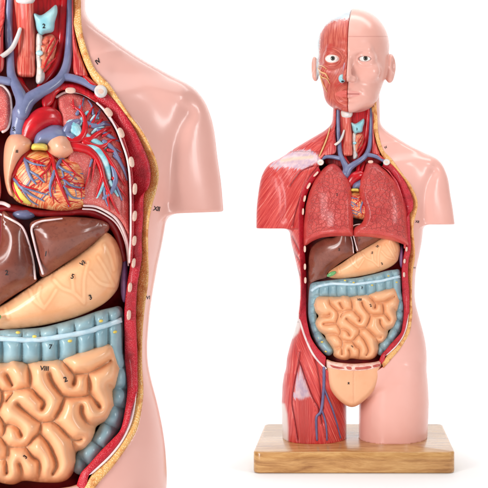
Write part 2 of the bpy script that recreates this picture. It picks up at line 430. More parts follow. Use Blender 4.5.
# ------------------------------------------------------------------ torso
def loft(X, Y, Z, keys, n, cF=0.0):
    k = A(keys)
    y = Y[0, :, 0]
    xl = np.interp(y, k[:, 0], k[:, 1])[None, :, None]; xr = np.interp(y, k[:, 0], k[:, 2])[None, :, None]; d = np.interp(y, k[:, 0], k[:, 3])[None, :, None]
    w = (xr-xl)/2; c = (xr+xl)/2
    g = (np.abs((X-c)/w)**n+np.abs((Z-cF)/d)**n)**(1.0/n)
    f = (g-1)*np.minimum(w, d)
    return np.maximum(f, np.maximum(k[0, 0]-Y, Y-k[-1, 0]))

def smooth_keys(keys, step=2.0):
    P = catmull(A(keys), n=6)
    return P
H_ = 1.0
gx = np.arange(248, 464, H_); gy = np.arange(88, 447, H_); gz = np.arange(-58, 60, H_)
X, Y, Z = np.meshgrid(gx, gy, gz, indexing='ij', sparse=True)
YC = PPY+(Y-PPY)*(D0-Z)/D0
TB = loft(X, Y, Z, smooth_keys([(146,318,392,20),(165,298,412,34),(180,292,420,42),(200,289,423.6,48),(224,289.5,423.3,51),(240,290.7,422,49),(254,294,419.5,47),(268,297.2,416.6,44),
    (280,299.6,415.3,42),(300,299.8,415.2,41),(320,297.2,420,41),(333,294,423.5,42),(346,289.8,426,43),(362,286.5,426.8,43),(374,289,424,42),(386,296,417,40),(393,308,402,36),(398,330,378,30)]), 2.35)
TCk = smooth_keys([(94,333,379.5,23),(112,332.8,380,23),(123,331.5,380.6,23),(130,325,386,21),(137,313.5,396,20),(145,300,409,20),(152,289,423,21),(157.5,281,435,23),(163,270.5,441,25),
    (170,264.5,445,26),(180,260.5,448.3,27),(195,258,450.5,27),(210,256.5,453,26),(232,256.2,455.6,24)])
TC = loft(X, Y, Z, TCk, 2.5, -3.0)
armcut = np.where(X < 353, 228.6, 224.6)
TC = np.maximum(TC, Y-armcut)
def leg(c0, c1, keys, d):
    k = A(keys); y = Y[0, :, 0]; d = np.interp(y, [340, 352, 366, 385], [d*0.45, d*0.78, d*0.93, d])[None, :, None]
    xl = np.interp(y, k[:, 0], k[:, 1])[None, :, None]; xr = np.interp(y, k[:, 0], k[:, 2])[None, :, None]
    w = (xr-xl)/2; c = (xl+xr)/2
    g = (np.abs((X-c)/w)**2.2+np.abs(Z/d)**2.2)**(1/2.2)
    return np.maximum((g-1)*w, 340-Y)
LG1 = leg(0, 0, [(340,302,330),(352,294,336),(365,288,338),(374,284,341),(385,282.4,344),(403,281.6,346.5),(437,282.4,346.5)], 37.0)
LG2 = leg(0, 0, [(340,378,410),(352,374,418),(365,370,424.5),(374,367,427),(385,362,428),(403,359,429),(437,358.7,427.5)], 38.0)
body = smin(TB, TC, 6.0)
XX, YY = np.meshgrid(gx, gy, indexing='ij')
def line_d(pts): return seg_dist(XX, YY, catmull(A(pts), n=6)).reshape(XX.shape)[:, :, None]
frontside = np.clip((Z+2)/10, 0, 1)
for mir in (0, 1):
    m_ = (lambda p: [(711-a, b) for a, b in p]) if mir else (lambda p: p)
    body = body+(0.7 if mir else 1.5)*np.exp(-(line_d(m_([(423,221),(423.5,212),(424.5,196),(429,180),(433,172)]))/5.0)**2)*frontside*np.clip((225-Y)/6, 0, 1)
    body = body-0.8*np.exp(-(line_d(m_([(390,163),(402,161.5),(416,160),(430,163)]))/3.6)**2)*frontside
    body = body+0.5*np.exp(-(line_d(m_([(396,153),(410,154),(424,156)]))/4.5)**2)*frontside
body = smin(body, smin(LG1, LG2, 0.5), 3.0)
body = np.maximum(body, YC-(TOPY+0.5))
# front height of the closed torso
def front(f):
    s = f < 0
    rev = s[:, :, ::-1]; k = rev.shape[2]-1-np.argmax(rev, 2); anyi = s.any(2)
    k = np.clip(k, 0, f.shape[2]-2)
    a = np.take_along_axis(f, k[..., None], 2)[..., 0]; b = np.take_along_axis(f, (k+1)[..., None], 2)[..., 0]
    z = gz[k]+H_*np.clip(a/(a-b+1e-9), 0, 1)
    return np.where(anyi, z, -5.0)
FH = front(body)
def sample(G, x, y):
    x = np.asarray(x, float); y = np.asarray(y, float)
    u = np.clip((x-gx[0])/H_, 0, len(gx)-1.001); v = np.clip((y-gy[0])/H_, 0, len(gy)-1.001)
    i = u.astype(int); j = v.astype(int); a = u-i; b = v-j
    return G[i, j]*(1-a)*(1-b)+G[i+1, j]*a*(1-b)+G[i, j+1]*(1-a)*b+G[i+1, j+1]*a*b
def Fh(x, y): return sample(FH, x, y)

O2 = psdf(*np.meshgrid(gx, gy, indexing='ij'), OPEN)[:, :, None]
floorF = np.interp(gy, [88, 160, 185, 330, 372, 400], [1, 1, -14, -12, 5, 12])[None, :, None]
cut = np.maximum(O2, floorF-Z)
CH = smax(body, -cut, 1.6)
def cavity_attr(V):
    p = psdf(V[:, 0], V[:, 1], OPEN); fl = np.interp(V[:, 1], [88, 160, 185, 330, 372, 400], [1, 1, -14, -12, 5, 12])
    infront = (V[:, 2] > fl-1.4) & (V[:, 2] > -20)
    return np.where(infront, p, 9.0)+0.0
# skin half
f = np.maximum(CH, 353.1-X)
V, F = nets(f, (gx[0], gy[0], gz[0]), H_); V = relax(V, F, 2)
part('skin_shell', V, F, MT['skin'], dict(cav=cavity_attr(V)), key='skin', label='pale pink skin side with a cut off upper arm')
# muscle half
SEPS = [catmull(A(p), n=4) for p in (
  [(318,166),(309,178),(301,196),(295.5,213),(293,226)],
  [(331,126),(326,140),(320,155)],
  [(313,166),(300,172),(290,186)],
  [(300,352),(299,362),(294,385),(292,403),(295,420),(298,440)],
  [(300,362),(306,380),(313,398),(319,409),(322,424)],
  [(314,352),(318,372),(321,392),(322,409)],
  [(292,236),(297,246),(300,252)],[(292.5,250),(298,258),(301,264)],[(295,264),(299,272),(302,278)],
)]
TEN = [A([(270,166),(278,160),(289,152.5),(302,149.8),(311,150.3),(317,154.5),(320.5,160),(313,164.5),(305.6,169),(294,168.5),(284,167),(276,169)]),
       A([(300.4,366),(303.5,378),(310,396),(301,399),(293.5,398),(296,383)])]
WHT = [A([(276,408),(281,403),(284.5,404),(287,414),(288,428),(288,442),(276,442)]), A([(296,313),(301,316),(302,323),(298,333),(293,338)])]
f = np.maximum(CH, X-352.9)
V, F = nets(f, (gx[0], gy[0], gz[0]), H_); V = relax(V, F, 2)
x, y = V[:, 0], V[:, 1]
fr = V[:, 2] > -12
sep = np.min([seg_dist(x, y, s) for s in SEPS], 0); sep = np.where(fr, sep, 9)
ten = np.min([psdf(x, y, t) for t in TEN], 0); ten = np.where(fr, ten, 30)
wht = np.min([psdf(x, y, t) for t in WHT], 0); wht = np.where(V[:, 2] > -30, wht, 9)
cav = cavity_attr(V)
V[:, 2] -= 1.9*np.exp(-(sep/1.5)**2)*(cav > 0.8)
def fibre(x, y):
    fib = np.zeros_like(x); alo = np.zeros_like(x)
    def put(mask, f_, a_):
        fib[mask] = f_[mask]; alo[mask] = a_[mask]
    ang = np.arctan2(y-40, x-385); put(np.ones_like(x, bool), ang*190, np.hypot(x-385, y-40))          # shoulder fan
    a2 = (x*0.62+y*0.78); put((y < 151.5) | (x > 318), a2*1.0, x*0.78-y*0.62)
    put((x > 308-(y-170)*0.30) & (y > 166) & (y < 232), 1.3*(x*0.92+y*0.38)+40, y)                    # chest strip
    m_ = (y > 229) & (y < 330); put(m_, x*0.8+y*0.45, y*0.8-x*0.4)                                      # flank
    th = y > 322
    put(th, x*1.0+y*0.10, y)
    xs1 = np.interp(y, [352,385,403,440], [300,294,292,298]); xs2 = np.interp(y, [352,380,398,409,440], [296,306,313,319,326])
    put(th & (x > xs1) & (x < xs2), 1.1*(x*0.95-y*0.15*np.tanh((x-304)/6))+30, y)
    put(th & (x >= xs2), 1.1*(x*0.93-y*0.40)+70, y)
    return fib, alo
fib, alo = fibre(x, y)
part('muscle_shell', V, F, MT['muscle'], dict(cav=cav, yel=seg_dist(x, y, A([(282,160.5),(296,158.5),(312,157)])), sep=sep, ten=ten, wht=wht, fib=fib, alo=alo), key='mus', label='red striated muscle side without skin')

# ------------------------------------------------------------------ head
YAW = math.radians(7)
hH = 0.8
hu = np.arange(-48, 48.1, hH); hv = np.arange(4, 120, hH); hw = np.arange(-58, 56, hH)
U, Vv, W = np.meshgrid(hu, hv, hw, indexing='ij', sparse=True)
AU = np.abs(U)
def ell(cu, cv, cw, ru, rv, rw, a=None):
    q = AU if a is None else U
    g = np.sqrt(((q-cu)/ru)**2+((Vv-cv)/rv)**2+((W-cw)/rw)**2)
    return (g-1)*min(ru, rv, rw)
def cap(a, b, ra, rb):
    a = A(a); b = A(b); d = b-a; Ld = d @ d
    t = np.clip(((AU-a[0])*d[0]+(Vv-a[1])*d[1]+(W-a[2])*d[2])/Ld, 0, 1)
    return np.sqrt((AU-a[0]-t*d[0])**2+(Vv-a[1]-t*d[1])**2+(W-a[2]-t*d[2])**2)-(ra+(rb-ra)*t)
hd = ell(0, 46.5, -8, 36.3, 38.5, 45)
hd = smin(hd, ell(0, 76, 4, 31.5, 37, 30), 9)
hd = smin(hd, ell(0, 66, -6, 35.6, 30, 36), 5)
hd = smin(hd, ell(11, 97, 14, 14.5, 12, 18), 8)
hd = smin(hd, ell(0, 105, 27, 11, 8, 9), 7)
hd = smin(hd, ell(20.5, 71.5, 23, 10, 8, 8.5), 7)
hd = smin(hd, cap((3, 50.5, 32.5), (19, 49.5, 28), 4.2, 3.6), 5)
hd = smax(hd, -ell(15.8, 59.5, 41, 10, 7, 14), 4)
hd = smin(hd, cap((0, 54, 32), (0, 77, 44), 3.0, 4.8), 3)
hd = smin(hd, ell(5.2, 79, 38.0, 4.0, 3.6, 5.0), 3.2)
hd = smin(hd, ell(0, 92, 27, 14, 9, 10), 5)                 # muzzle
hd = smax(hd, -ell(3.6, 82.8, 38, 2.0, 1.6, 3), 1.0)         # nostril
hd = smax(hd, -cap((9.5, 80.5, 38.0), (15.5, 90, 34.5), 0.6, 0.6), 3.5)
hd = smax(hd, -cap((0, 84.5, 42), (0, 88.5, 40.5), 1.5, 1.5), 2)
hd = smin(hd, cap((1.5, 91.4, 36.2), (11, 93.2, 31), 2.3, 1.0), 1.5)
hd = smin(hd, cap((0, 96.3, 36.8), (8.5, 95.0, 33), 3.0, 1.0), 1.5)
hd = smax(hd, -cap((0, 93.7, 39.6), (12.5, 94, 34), 0.9, 0.6), 1.0)
hd = smax(hd, -ell(0, 101, 39.0, 8, 2.2, 4.0), 3)
EY, EW, EU, ER = 58.3, 22.5, 16.5, 9.2
lid = np.sqrt((AU-EU)**2+(Vv-EY)**2+(W-EW)**2)-(ER+1.5)
hd = smin(hd, lid, 2.0)
alm = np.abs(Vv-EY-0.45)-2.6*np.sqrt(np.clip(1-((AU-EU)/6.0)**2, 0, 1))
opening = np.maximum(np.maximum(alm, np.abs(AU-EU)-6.0), 20-W)
hd = smax(hd, -opening, 0.6)
ear = ell(38.6, 67, -6, 4.6, 13.0, 8.0)
ear = smax(ear, -ell(42.6, 66, -2.0, 3.4, 7.5, 4.2), 1.5)
ear = smin(ear, ell(37, 77, -4, 3.5, 5.5, 4.5), 3)
hd = smin(hd, ear, 2.0)
def to_head(Q):
    c, s = math.cos(YAW), math.sin(YAW)
    return np.c_[352+Q[:, 0]*c-Q[:, 2]*s, Q[:, 1], Q[:, 2]*c+Q[:, 0]*s]
def head_part(name, f, mat, which):
    V, F = nets(f, (hu[0], hv[0], hw[0]), hH); V = relax(V, F, 1)
    u, v, w = V.T; au = np.abs(u)
    lipU = np.abs(v-(93.8+0.02*au))-3.4*np.sqrt(np.clip(1-(au/12.8)**2, 0, 1)); lip = np.where((w > 24), np.maximum(lipU, au-12.8), 9)
    at = dict(lip=lip)
    at['seam'] = np.where(v < 60, np.abs(v-36.5+0.0*u), 9)
    rimd = np.sqrt(((au-EU)/7.1)**2+((v-EY-0.4)/4.2)**2)
    at['rim'] = np.where(w > 15, (rimd-1)*6.5, 9)
    at['alm'] = np.where(w > 15, (np.sqrt(((au-EU)/6.0)**2+((v-EY-0.45)/2.6)**2)-1)*3.0, 9)
    at['mth'] = np.where((w > 24) & (au < 12), np.abs(v-93.8-0.02*au), 9)
    at['earm'] = 36.2-au
    at['earm'] = np.where((v > 50) & (v < 86) & (w > -20), at['earm'], 9)
    top = np.interp(-u, [0, 10, 18, 26, 32, 36], [19, 19.5, 21, 26, 36, 50])
    side = 31.2-au+np.interp(v, [20, 40, 60, 80, 120], [0, 0, 0.5, 1.0, 12]); at['wht'] = np.minimum(v-top, np.where(w > -60, side, 9)*1.0)
    re = np.hypot(au-EU, (v-EY)*1.1)
    fib = u*1.2+0.65*np.maximum(v-48, 0); alo = v-0.4*u
    fib = np.where(re < 12.5, re*1.3, fib); alo = np.where(re < 12.5, np.arctan2(v-EY, au-EU)*10, alo)
    rm = np.hypot(u, (v-94)*1.2); fib = np.where(rm < 17, rm*1.2, fib)
    lower = (v > 78) & (au > 15); fib = np.where(lower, au*1.1-v*0.25, fib)
    at['fib'] = fib; at['alo'] = alo
    part(name, to_head(V), F, mat, at, key=name, label=which)
head_part('face_skin_side', np.maximum(hd, 0.15-U), MT['face_skin'], 'bald pink skin side of the face')
head_part('face_muscle_side', np.maximum(hd+0.9*(U < -0.1)*(W > -30)*1.0, U+0.15), MT['face_muscle'], 'red facial muscle side with pale skull cap')

def ball(c, r, nu=24, nv=16):
    c = A(c); r = np.broadcast_to(A(r), 3); V = []; F = []
    for j in range(nv+1):
        th = math.pi*j/nv
        for i in range(nu):
            ph = 2*math.pi*i/nu; V.append((c[0]+r[0]*math.sin(th)*math.cos(ph), c[1]+r[1]*math.sin(th)*math.sin(ph), c[2]+r[2]*math.cos(th)))
    for j in range(nv):
        for i in range(nu): F.append((j*nu+i, j*nu+(i+1) % nu, (j+1)*nu+(i+1) % nu, (j+1)*nu+i))
    return A(V), F
def disc_on_ball(c, R, r0, tilt, bulge, n=24, rings=5):
    """a small cap lying on a ball of radius R looking towards +F"""
    V = [(0, 0, R+bulge)]; F = []
    for j in range(1, rings+1):
        r = r0*j/rings
        for i in range(n):
            a = 2*math.pi*i/n; V.append((r*math.cos(a), r*math.sin(a), math.sqrt(R*R-r*r)+bulge*(1 if j < rings else -1)))
    for i in range(n): F.append((0, 1+i, 1+(i+1) % n))
    for j in range(rings-1):
        for i in range(n): F.append((1+j*n+i, 1+(j+1)*n+i, 1+(j+1)*n+(i+1) % n, 1+j*n+(i+1) % n))
    V = A(V); c_, s_ = math.cos(tilt), math.sin(tilt)
    V = np.c_[V[:, 0]*c_+V[:, 2]*s_, V[:, 1], V[:, 2]*c_-V[:, 0]*s_]
    return V+A(c), F
for sgn, up in ((-1, 'face_muscle_side'), (1, 'face_skin_side')):
    c = to_head(A([(sgn*EU, EY, EW)]))[0]
    Vb, Fb = ball(c, ER, 32, 20); part('eyeball', Vb, Fb, MT['eye'], key='eye%d' % sgn, up=None)
    Vb, Fb = disc_on_ball(c, ER, 2.55, -0.02, 0.12); part('iris', Vb, Fb, MT['iris'], up='eye%d' % sgn)
    Vb, Fb = disc_on_ball(c, ER+0.14, 1.35, -0.02, 0.12); part('pupil', Vb, Fb, MT['pupil'], up='eye%d' % sgn)

# ------------------------------------------------------------------ reliefs, tubes, ribbons, writing
def prof(t): t = np.clip(t, 0, 1); return np.sqrt(1-(1-t)**2)
class Relief:
    def __init__(s, poly, base, H, R, creases=(), cw=4.0, cd=0.5, ridges=(), back=6.0, res=1.2, smooth=True, extra=None, soft=0):
        P = catmull(poly, True, 6) if smooth else A(poly)
        s.P = resample(P, step=res, closed=True); s.base = base; s.H = H; s.R = R; s.back = back; s.res = res
        s.cr = [catmull(c, n=5) for c in creases]; s.cw = cw; s.cd = cd; s.rd = [(catmull(c, n=5), w, h) for c, w, h in ridges]; s.extra = extra; s.soft = soft
    def height(s, x, y, d=None):
        x = np.asarray(x, float).ravel(); y = np.asarray(y, float).ravel()
        if d is None: d = np.where(inside(x, y, s.P), seg_dist(x, y, s.P, True), 0)
        h = prof(d/s.R)
        if s.cr:
            dc = np.min([seg_dist(x, y, c) for c in s.cr], 0)
            h = h*(1-s.cd*(1-prof((dc+0.15)/s.cw)))
        F = s.base(x, y)+s.H*h
        for c, w, hh in s.rd: F = F+hh*np.exp(-(seg_dist(x, y, c)/w)**2)*prof(d/3.0)
        if s.extra: F = F+s.extra(x, y, d)
        return F
    def mesh(s):
        P = s.P; r = s.res; n = len(P)
        area = 0.5*np.sum(P[:, 0]*np.roll(P[:, 1], -1)-np.roll(P[:, 0], -1)*P[:, 1])
        t = np.roll(P, -1, 0)-np.roll(P, 1, 0); t /= np.linalg.norm(t, axis=1)[:, None]
        nin = np.c_[-t[:, 1], t[:, 0]]*(1 if area > 0 else -1)
        x0, y0 = P.min(0); x1, y1 = P.max(0); pts = []
        ys = np.arange(y0, y1, r*0.87)
        for k, yy in enumerate(ys):
            xs = np.arange(x0+(k % 2)*r/2, x1, r); pts.append(np.c_[xs, np.full(len(xs), yy)])
        G = np.vstack(pts); ins = inside(G[:, 0], G[:, 1], P); G = G[ins]; d = seg_dist(G[:, 0], G[:, 1], P, True)
        G = G[d > 0.85*r]
        R1 = P+nin*0.12*r; R2 = P+nin*0.45*r
        ok = lambda Q: Q[inside(Q[:, 0], Q[:, 1], P) & (seg_dist(Q[:, 0], Q[:, 1], P, True) > 0.08*r)]
        if s.cr:
            dc = np.min([seg_dist(G[:, 0], G[:, 1], c) for c in s.cr], 0); G = G[dc > 0.5*r]
            C_ = np.vstack([resample(c, step=r*0.8) for c in s.cr]); C_ = C_[inside(C_[:, 0], C_[:, 1], P)]; C_ = C_[seg_dist(C_[:, 0], C_[:, 1], P, True) > 0.6*r]
            G = np.vstack([G, C_])
        allp = np.vstack([P, ok(R1), ok(R2), G])
        vs, es, fs, *_ = delaunay_2d_cdt([Vector(p) for p in allp], [(i, (i+1) % n) for i in range(n)], [], 1, 1e-6)
        Q = A([tuple(v) for v in vs])
        d = seg_dist(Q[:, 0], Q[:, 1], P, True); bd = d < 1e-4; d[bd] = 0
        Ff = s.height(Q[:, 0], Q[:, 1], d)
        Fb = s.base(Q[:, 0], Q[:, 1])-s.back*prof(d/s.R)
        Ff[bd] = s.base(Q[bd, 0], Q[bd, 1]); m = len(Q)
        if s.soft:
            T_ = np.array([list(f_)[:3] for f_ in fs]); e = np.vstack([T_[:, [0, 1]], T_[:, [1, 2]], T_[:, [2, 0]]]); e = np.vstack([e, e[:, ::-1]])
            deg = np.maximum(np.bincount(e[:, 0], minlength=m), 1); pin = bd | (d < 1.0*r)
            wgt = np.where(pin, 0.0, 0.6)
            if s.cr: wgt = wgt*np.clip(np.min([seg_dist(Q[:, 0], Q[:, 1], c) for c in s.cr], 0)/1.3, 0.04, 1)
            for _ in range(s.soft): Ff = Ff+wgt*(np.bincount(e[:, 0], Ff[e[:, 1]], m)/deg-Ff)
        bi = np.where(bd, np.arange(m), -1); idx = np.where(bd, np.arange(m), m+np.cumsum(~bd)-1)
        V = np.vstack([np.c_[Q, Ff], np.c_[Q[~bd], Fb[~bd]]])
        faces = []
        for f_ in fs:
            f_ = list(f_); a, b, c = Q[f_[0]], Q[f_[1]], Q[f_[2]]
            if (b[0]-a[0])*(c[1]-a[1])-(b[1]-a[1])*(c[0]-a[0]) < 0: f_ = f_[::-1]
            faces.append(f_[::-1]); faces.append([int(idx[i]) for i in f_])
        s.d = np.r_[d, d[~bd]]
        return V, faces
def relief(name, poly, base, H, R, mat, key=None, up=None, which='SN', label=None, attrs=None, **kw):
    r = Relief(poly, base, H, R, **kw); V, F = r.mesh()
    at = attrs(V, r.d) if attrs else None
    part(name, V, F, mat, at, key=key, up=up, which=which, label=label); return r
def on(off, flat=None):
    return lambda x, y: Fh(x, y)-off
def tube_mesh(pts, radii, seg=10, n=6):
    P = A(pts); R = np.interp(np.linspace(0, 1, len(P)), np.linspace(0, 1, len(radii)), radii)
    Q = catmull(np.c_[P, R], n=n); P = Q[:, :3]; R = np.maximum(Q[:, 3], 0.05)
    T = np.gradient(P, axis=0); T /= np.linalg.norm(T, axis=1)[:, None]+1e-9
    up = A([0, 0, 1]); V = []; F = []
    # rounded ends
    ends0 = [(-0.9, 0.35), (-0.6, 0.75)]; ends1 = [(0.6, 0.75), (0.9, 0.35)]
    rows = [(P[0]+T[0]*R[0]*a, T[0], R[0]*b) for a, b in ends0]+[(P[i], T[i], R[i]) for i in range(len(P))]+[(P[-1]+T[-1]*R[-1]*a, T[-1], R[-1]*b) for a, b in ends1]
    for p, t, r in rows:
        u = np.cross(t, up)
        if np.linalg.norm(u) < 0.05: u = np.cross(t, A([0, 1, 0]))
        u /= np.linalg.norm(u); w = np.cross(t, u)
        for k in range(seg):
            a = 2*math.pi*k/seg; V.append(p+r*(u*math.cos(a)+w*math.sin(a)))
    m = len(rows)
    for i in range(m-1):
        for k in range(seg): F.append((i*seg+k, i*seg+(k+1) % seg, (i+1)*seg+(k+1) % seg, (i+1)*seg+k))
    F.append(tuple(range(seg))[::-1]); F.append(tuple((m-1)*seg+k for k in range(seg)))
    return A(V), F
def tubes(name, lst, mat, **kw):
    VV = []; FF = []; o = 0; seg = kw.pop('seg', 10)
    for pts, radii in lst:
        V, F = tube_mesh(pts, radii, seg); VV.append(V); FF += [tuple(i+o for i in f) for f in F]; o += len(V)
    part(name, np.vstack(VV), FF, mat, **kw)
def lift(pts2, fn, dz=0.0):
    p = A(pts2); return np.c_[p[:, :2], fn(p[:, 0], p[:, 1])+dz]
def ribbon(name, a, b, mat, oa, ob, drop, N=160, cols=7, bulge=1.0, grow=0.0, **kw):
    a = resample(catmull(a, n=6), n=N); b = resample(catmull(b, n=6), n=N); V = []; F = []
    a0 = a.copy()
    if grow:
        dr = a-b; a = a+dr/np.linalg.norm(dr, axis=1)[:, None]*grow
    for i in range(N):
        lf = 1.6*np.clip((126-a0[i, 1])/12, 0, 1) if name == 'fat_layer' else 0
        fa = lf+min(float(Fh(a[i, 0], a[i, 1])), float(Fh(a0[i, 0], a0[i, 1])))*0.35+0.65*float(Fh(a0[i, 0], a0[i, 1]))-oa; fb = float(Fh(a[i, 0], a[i, 1]))-ob
        row = []
        for j in range(cols):
            t = j/(cols-1); p = a[i]*(1-t)+b[i]*t
            row.append((p[0], p[1], fa*(1-t)+fb*t+bulge*math.sin(math.pi*t)**0.6))
        row.append((b[i, 0], b[i, 1], fb-drop)); row.append((a[i, 0], a[i, 1], fa-drop)); V += row
    m = cols+2
    for i in range(N-1):
        for k in range(m): F.append((i*m+k, i*m+(k+1) % m, (i+1)*m+(k+1) % m, (i+1)*m+k))
    F.append(tuple(range(m))[::-1]); F.append(tuple((N-1)*m+k for k in range(m)))
    part(name, V, F, mat, **kw)
def writing(text, x, y, h, fn, rot=0.0, dz=0.12, **kw):
    cu = bpy.data.curves.new('t', 'FONT'); cu.body = text; cu.size = 1.0; cu.align_x = 'CENTER'; cu.align_y = 'CENTER'; cu.offset = 0.03; cu.extrude = 0.0; cu.resolution_u = 3
    ob = bpy.data.objects.new('t', cu); COL.objects.link(ob); dg = bpy.context.evaluated_depsgraph_get()
    me = bpy.data.meshes.new_from_object(ob.evaluated_get(dg))
    V = A([tuple(v.co) for v in me.vertices]); F = [tuple(p.vertices) for p in me.polygons]
    bpy.data.objects.remove(ob); bpy.data.meshes.remove(me); bpy.data.curves.remove(cu)
    if not len(V): return
    k = h*0.88/0.72; c, s_ = math.cos(rot), math.sin(rot)
    px = x+k*(V[:, 0]*c+V[:, 1]*s_); py = y-k*(V[:, 1]*c-V[:, 0]*s_)
    zz = np.asarray(fn(px, py), float); M = np.c_[np.ones(len(px)), px-x, py-y]; co_ = np.linalg.lstsq(M, zz, rcond=None)[0]; pl = M @ co_
    part('printed_mark', np.c_[px, py, pl+max(0, float((zz-pl).max()))*0.9+dz], F, MT['ink'], smooth=False, **kw)
def wl(text, lx, ly, h, fn, rot=0.0, **kw):
    p = L([(lx, ly)])[0]; writing(text, p[0], p[1], h, fn, rot, **kw)

# rim of the opening
ribbon('fat_layer', SK, FATIN, MT['fat'], -0.75, 0.8, 14, bulge=0.7, grow=1.1, label='ochre fat layer along the cut skin edge')
ribbon('chest_wall_muscle', REDOUT, REDIN, MT['cut'], 1.2, 3.0, 16, bulge=0.8, grow=0.5, label='dark red cut body wall on the skin side')
ribbon('lower_skin_edge', A([FATIN[-7], FATIN[-6], FATIN[-5], FATIN[-4], FATIN[-3], FATIN[-2]]), A([REDOUT[-8]*0.1+FATIN[-7]*0.9]+[tuple(p) for p in REDOUT[-6:-1]]), MT['lining'], 0.7, 0.9, 8, N=60, bulge=0.3)
ribbon('body_wall_muscle', LEFTO, LEFTI, MT['cut'], 0.1, 3.0, 18, bulge=0.5, grow=1.4, label='dark red cut body wall on the muscle side')
tubes('peritoneum_edge', [(lift(L([(97,103),(107,113),(116,128),(122,143),(127,158),(129.6,175),(130.6,195),(130.8,215),(130.5,240),(129.3,262)]), Fh, -3.4), (0.55, 0.55))], MT['lining'], which='N')
tubes('groin_edge', [(lift([(298.5,316),(300.5,322.8),(304.6,335.9),(311,350.6),(317.7,360.5),(326,368.6)], Fh, 0.0), (0.7, 1.1, 1.1, 0.9))], MT['lining'])
relief('cavity_lining', np.vstack([catmull(REDIN+A([1.5,0]), n=3), A([(383,361),(368,366),(352,368),(336,366),(325,361)]), catmull(LEFTI[::-1]-A([1.5,0]), n=3), A([(326,168),(345,160),(365,160),(382,166)])]),
       lambda x, y: np.clip(Fh(x, y)-27, 2, 40), 1.0, 3, MT['lin_red'], smooth=False, res=2.2, back=4)
relief('upper_chest_muscle', L([(43,86),(60,83),(76,84),(94,93),(106,106),(112,116),(106,113),(98,104),(84,95),(66,90),(57,94),(52,104),(44,108),(41,98)]), on(8.5), 2.5, 3, MT['deep'], which='N', res=1.0, back=4)
MEM = L([(88,98),(96,103),(106,113),(115,128),(121,143),(126,158),(128.6,175),(129.6,195),(129.8,215),(129.6,240),(128.6,262)])
ribbon('rib_cage_muscle', REDIN[:11], MEM, MT['rib_mus'], 3.2, 4.6, 10, bulge=0.3, grow=1.0)
# ribs
for lx, ly, w, h, r in [(108.5,112.3,3.6,5.2,-0.75),(121,132.8,3.2,5.4,-0.45),(131.5,162,2.9,5.6,-0.2),(134.8,189,2.6,6,0),(134.6,216,2.6,5.6,0),(134.2,240.8,2.6,5.4,0),(133.6,263,2.3,5,0.1),(130,287.4,2.4,4.8,0.1),(128.9,315,2.4,5.2,0),(70.5,90.5,5.4,3.2,0.0)]:
    c = L([(lx, ly)])[0]; a = np.linspace(0, 2*np.pi, 14, endpoint=False)
    w /= 2; h /= 2
    ex = np.sign(np.cos(a))*np.abs(np.cos(a))**0.8*w; ey = np.sign(np.sin(a))*np.abs(np.sin(a))**0.8*h
    P = np.c_[c[0]+ex*math.cos(r)-ey*math.sin(r), c[1]+ex*math.sin(r)+ey*math.cos(r)]
    relief('rib', P, on(3.2 if lx > 100 else 5), 1.2, 1.6, MT['bone'], res=0.6, back=4, which='N' if 100 < lx and ly < 225 else 'SN')
for x_, y_, w, h, r in [(315.8,174,1.3,3.6,0.8),(308.6,185.8,1.3,3.6,0.5),(304.6,198.6,1.2,3.4,0.2),(303,211.6,1.1,3.4,0.05),(304.8,249,1.2,3.4,0),(304.9,266.7,1.2,3.2,0),(305.3,280.3,1.2,3.2,0)]:
    a = np.linspace(0, 2*np.pi, 14, endpoint=False); ex = np.cos(a)*w; ey = np.sign(np.sin(a))*np.abs(np.sin(a))**0.7*h
    P = np.c_[x_+ex*math.cos(r)-ey*math.sin(r), y_+ex*math.sin(r)+ey*math.cos(r)]
    relief('rib', P, on(2.2), 1.0, 1.2, MT['bone'], res=0.5, back=4)
# collar bone ends
for P0, rr in ((L([(100.8, 91.3)])[0], 3.5), (A((320.5, 162.3)), 3.4)):
    a = np.linspace(0, 2*np.pi, 20, endpoint=False)
    P = np.c_[P0[0]+rr*np.cos(a)*1.02, P0[1]+rr*np.sin(a)*0.95]
    k = 'clav%d' % int(P0[0])
    r_ = relief('collar_bone', P, on(1.0), 2.2, 1.2, MT['cart'], res=0.6, back=5, key=k)
    P2 = np.c_[P0[0]+rr*.5*np.cos(a), P0[1]+rr*.42*np.sin(a)]
    relief('marrow', P2, lambda x, y, r_=r_: r_.height(x, y)-0.3, 0.5, 1.0, MT['bone'], res=0.5, back=1, up=k)

# ------------------------------------------------------------------ digestive organs
TAE = L([(-30,338),(0,338.5),(33,340),(65,336),(88,331.5),(104,326),(122,319.5)])
TAE = np.vstack([A([(311,291),(318,286.5),(330,284)]), TAE[1:]])
colon_top = [(309.5,287),(312,282.8),(322,281),(334,279.6),(341,278.6)]+[tuple(p) for p in L([(10,329),(39,327.5),(57.4,323.5),(80,317),(97,311),(111,307.5),(119,306),(123,310),(124,320),(123.9,335),(123.9,352)])]
colon_out = [(405,303),(405.7,318),(403.3,327.7),(397.5,339),(389.3,350.7),(382,355.6),(377,353),(379,344),(389,332),(394,316),(396,300),(390,293),(375,296.5),(360,298),(340,298),(320,298),(317,306),(317,318),(321,332),(330,344),(333.8,350),(331,355),(326,355.3),(319.3,349.5),(313.6,339.6),(309.5,327),(308.2,314.6),(308.4,300)]
colon_poly = A(colon_top+colon_out)
def seglines(top):
    out = []
    for x0, y0, x1, y1 in top: out.append(L([(x0, y0), ((x0+x1)/2, (y0+y1)/2), (x1, y1)]))
    return out
cre = seglines([(3,326,3,338),(22,327,22.5,341),(40,325,40.5,341),(57,321,57.5,338),(74,316,75,335),(94,310,95,330),(108,305,109,326),
                (2,338,2,360),(22,341,22,362),(41,341,41.5,361),(58.5,338,58.5,358),(77,335,77,354),(94.4,330,94.4,349),(108,326,108,345)])
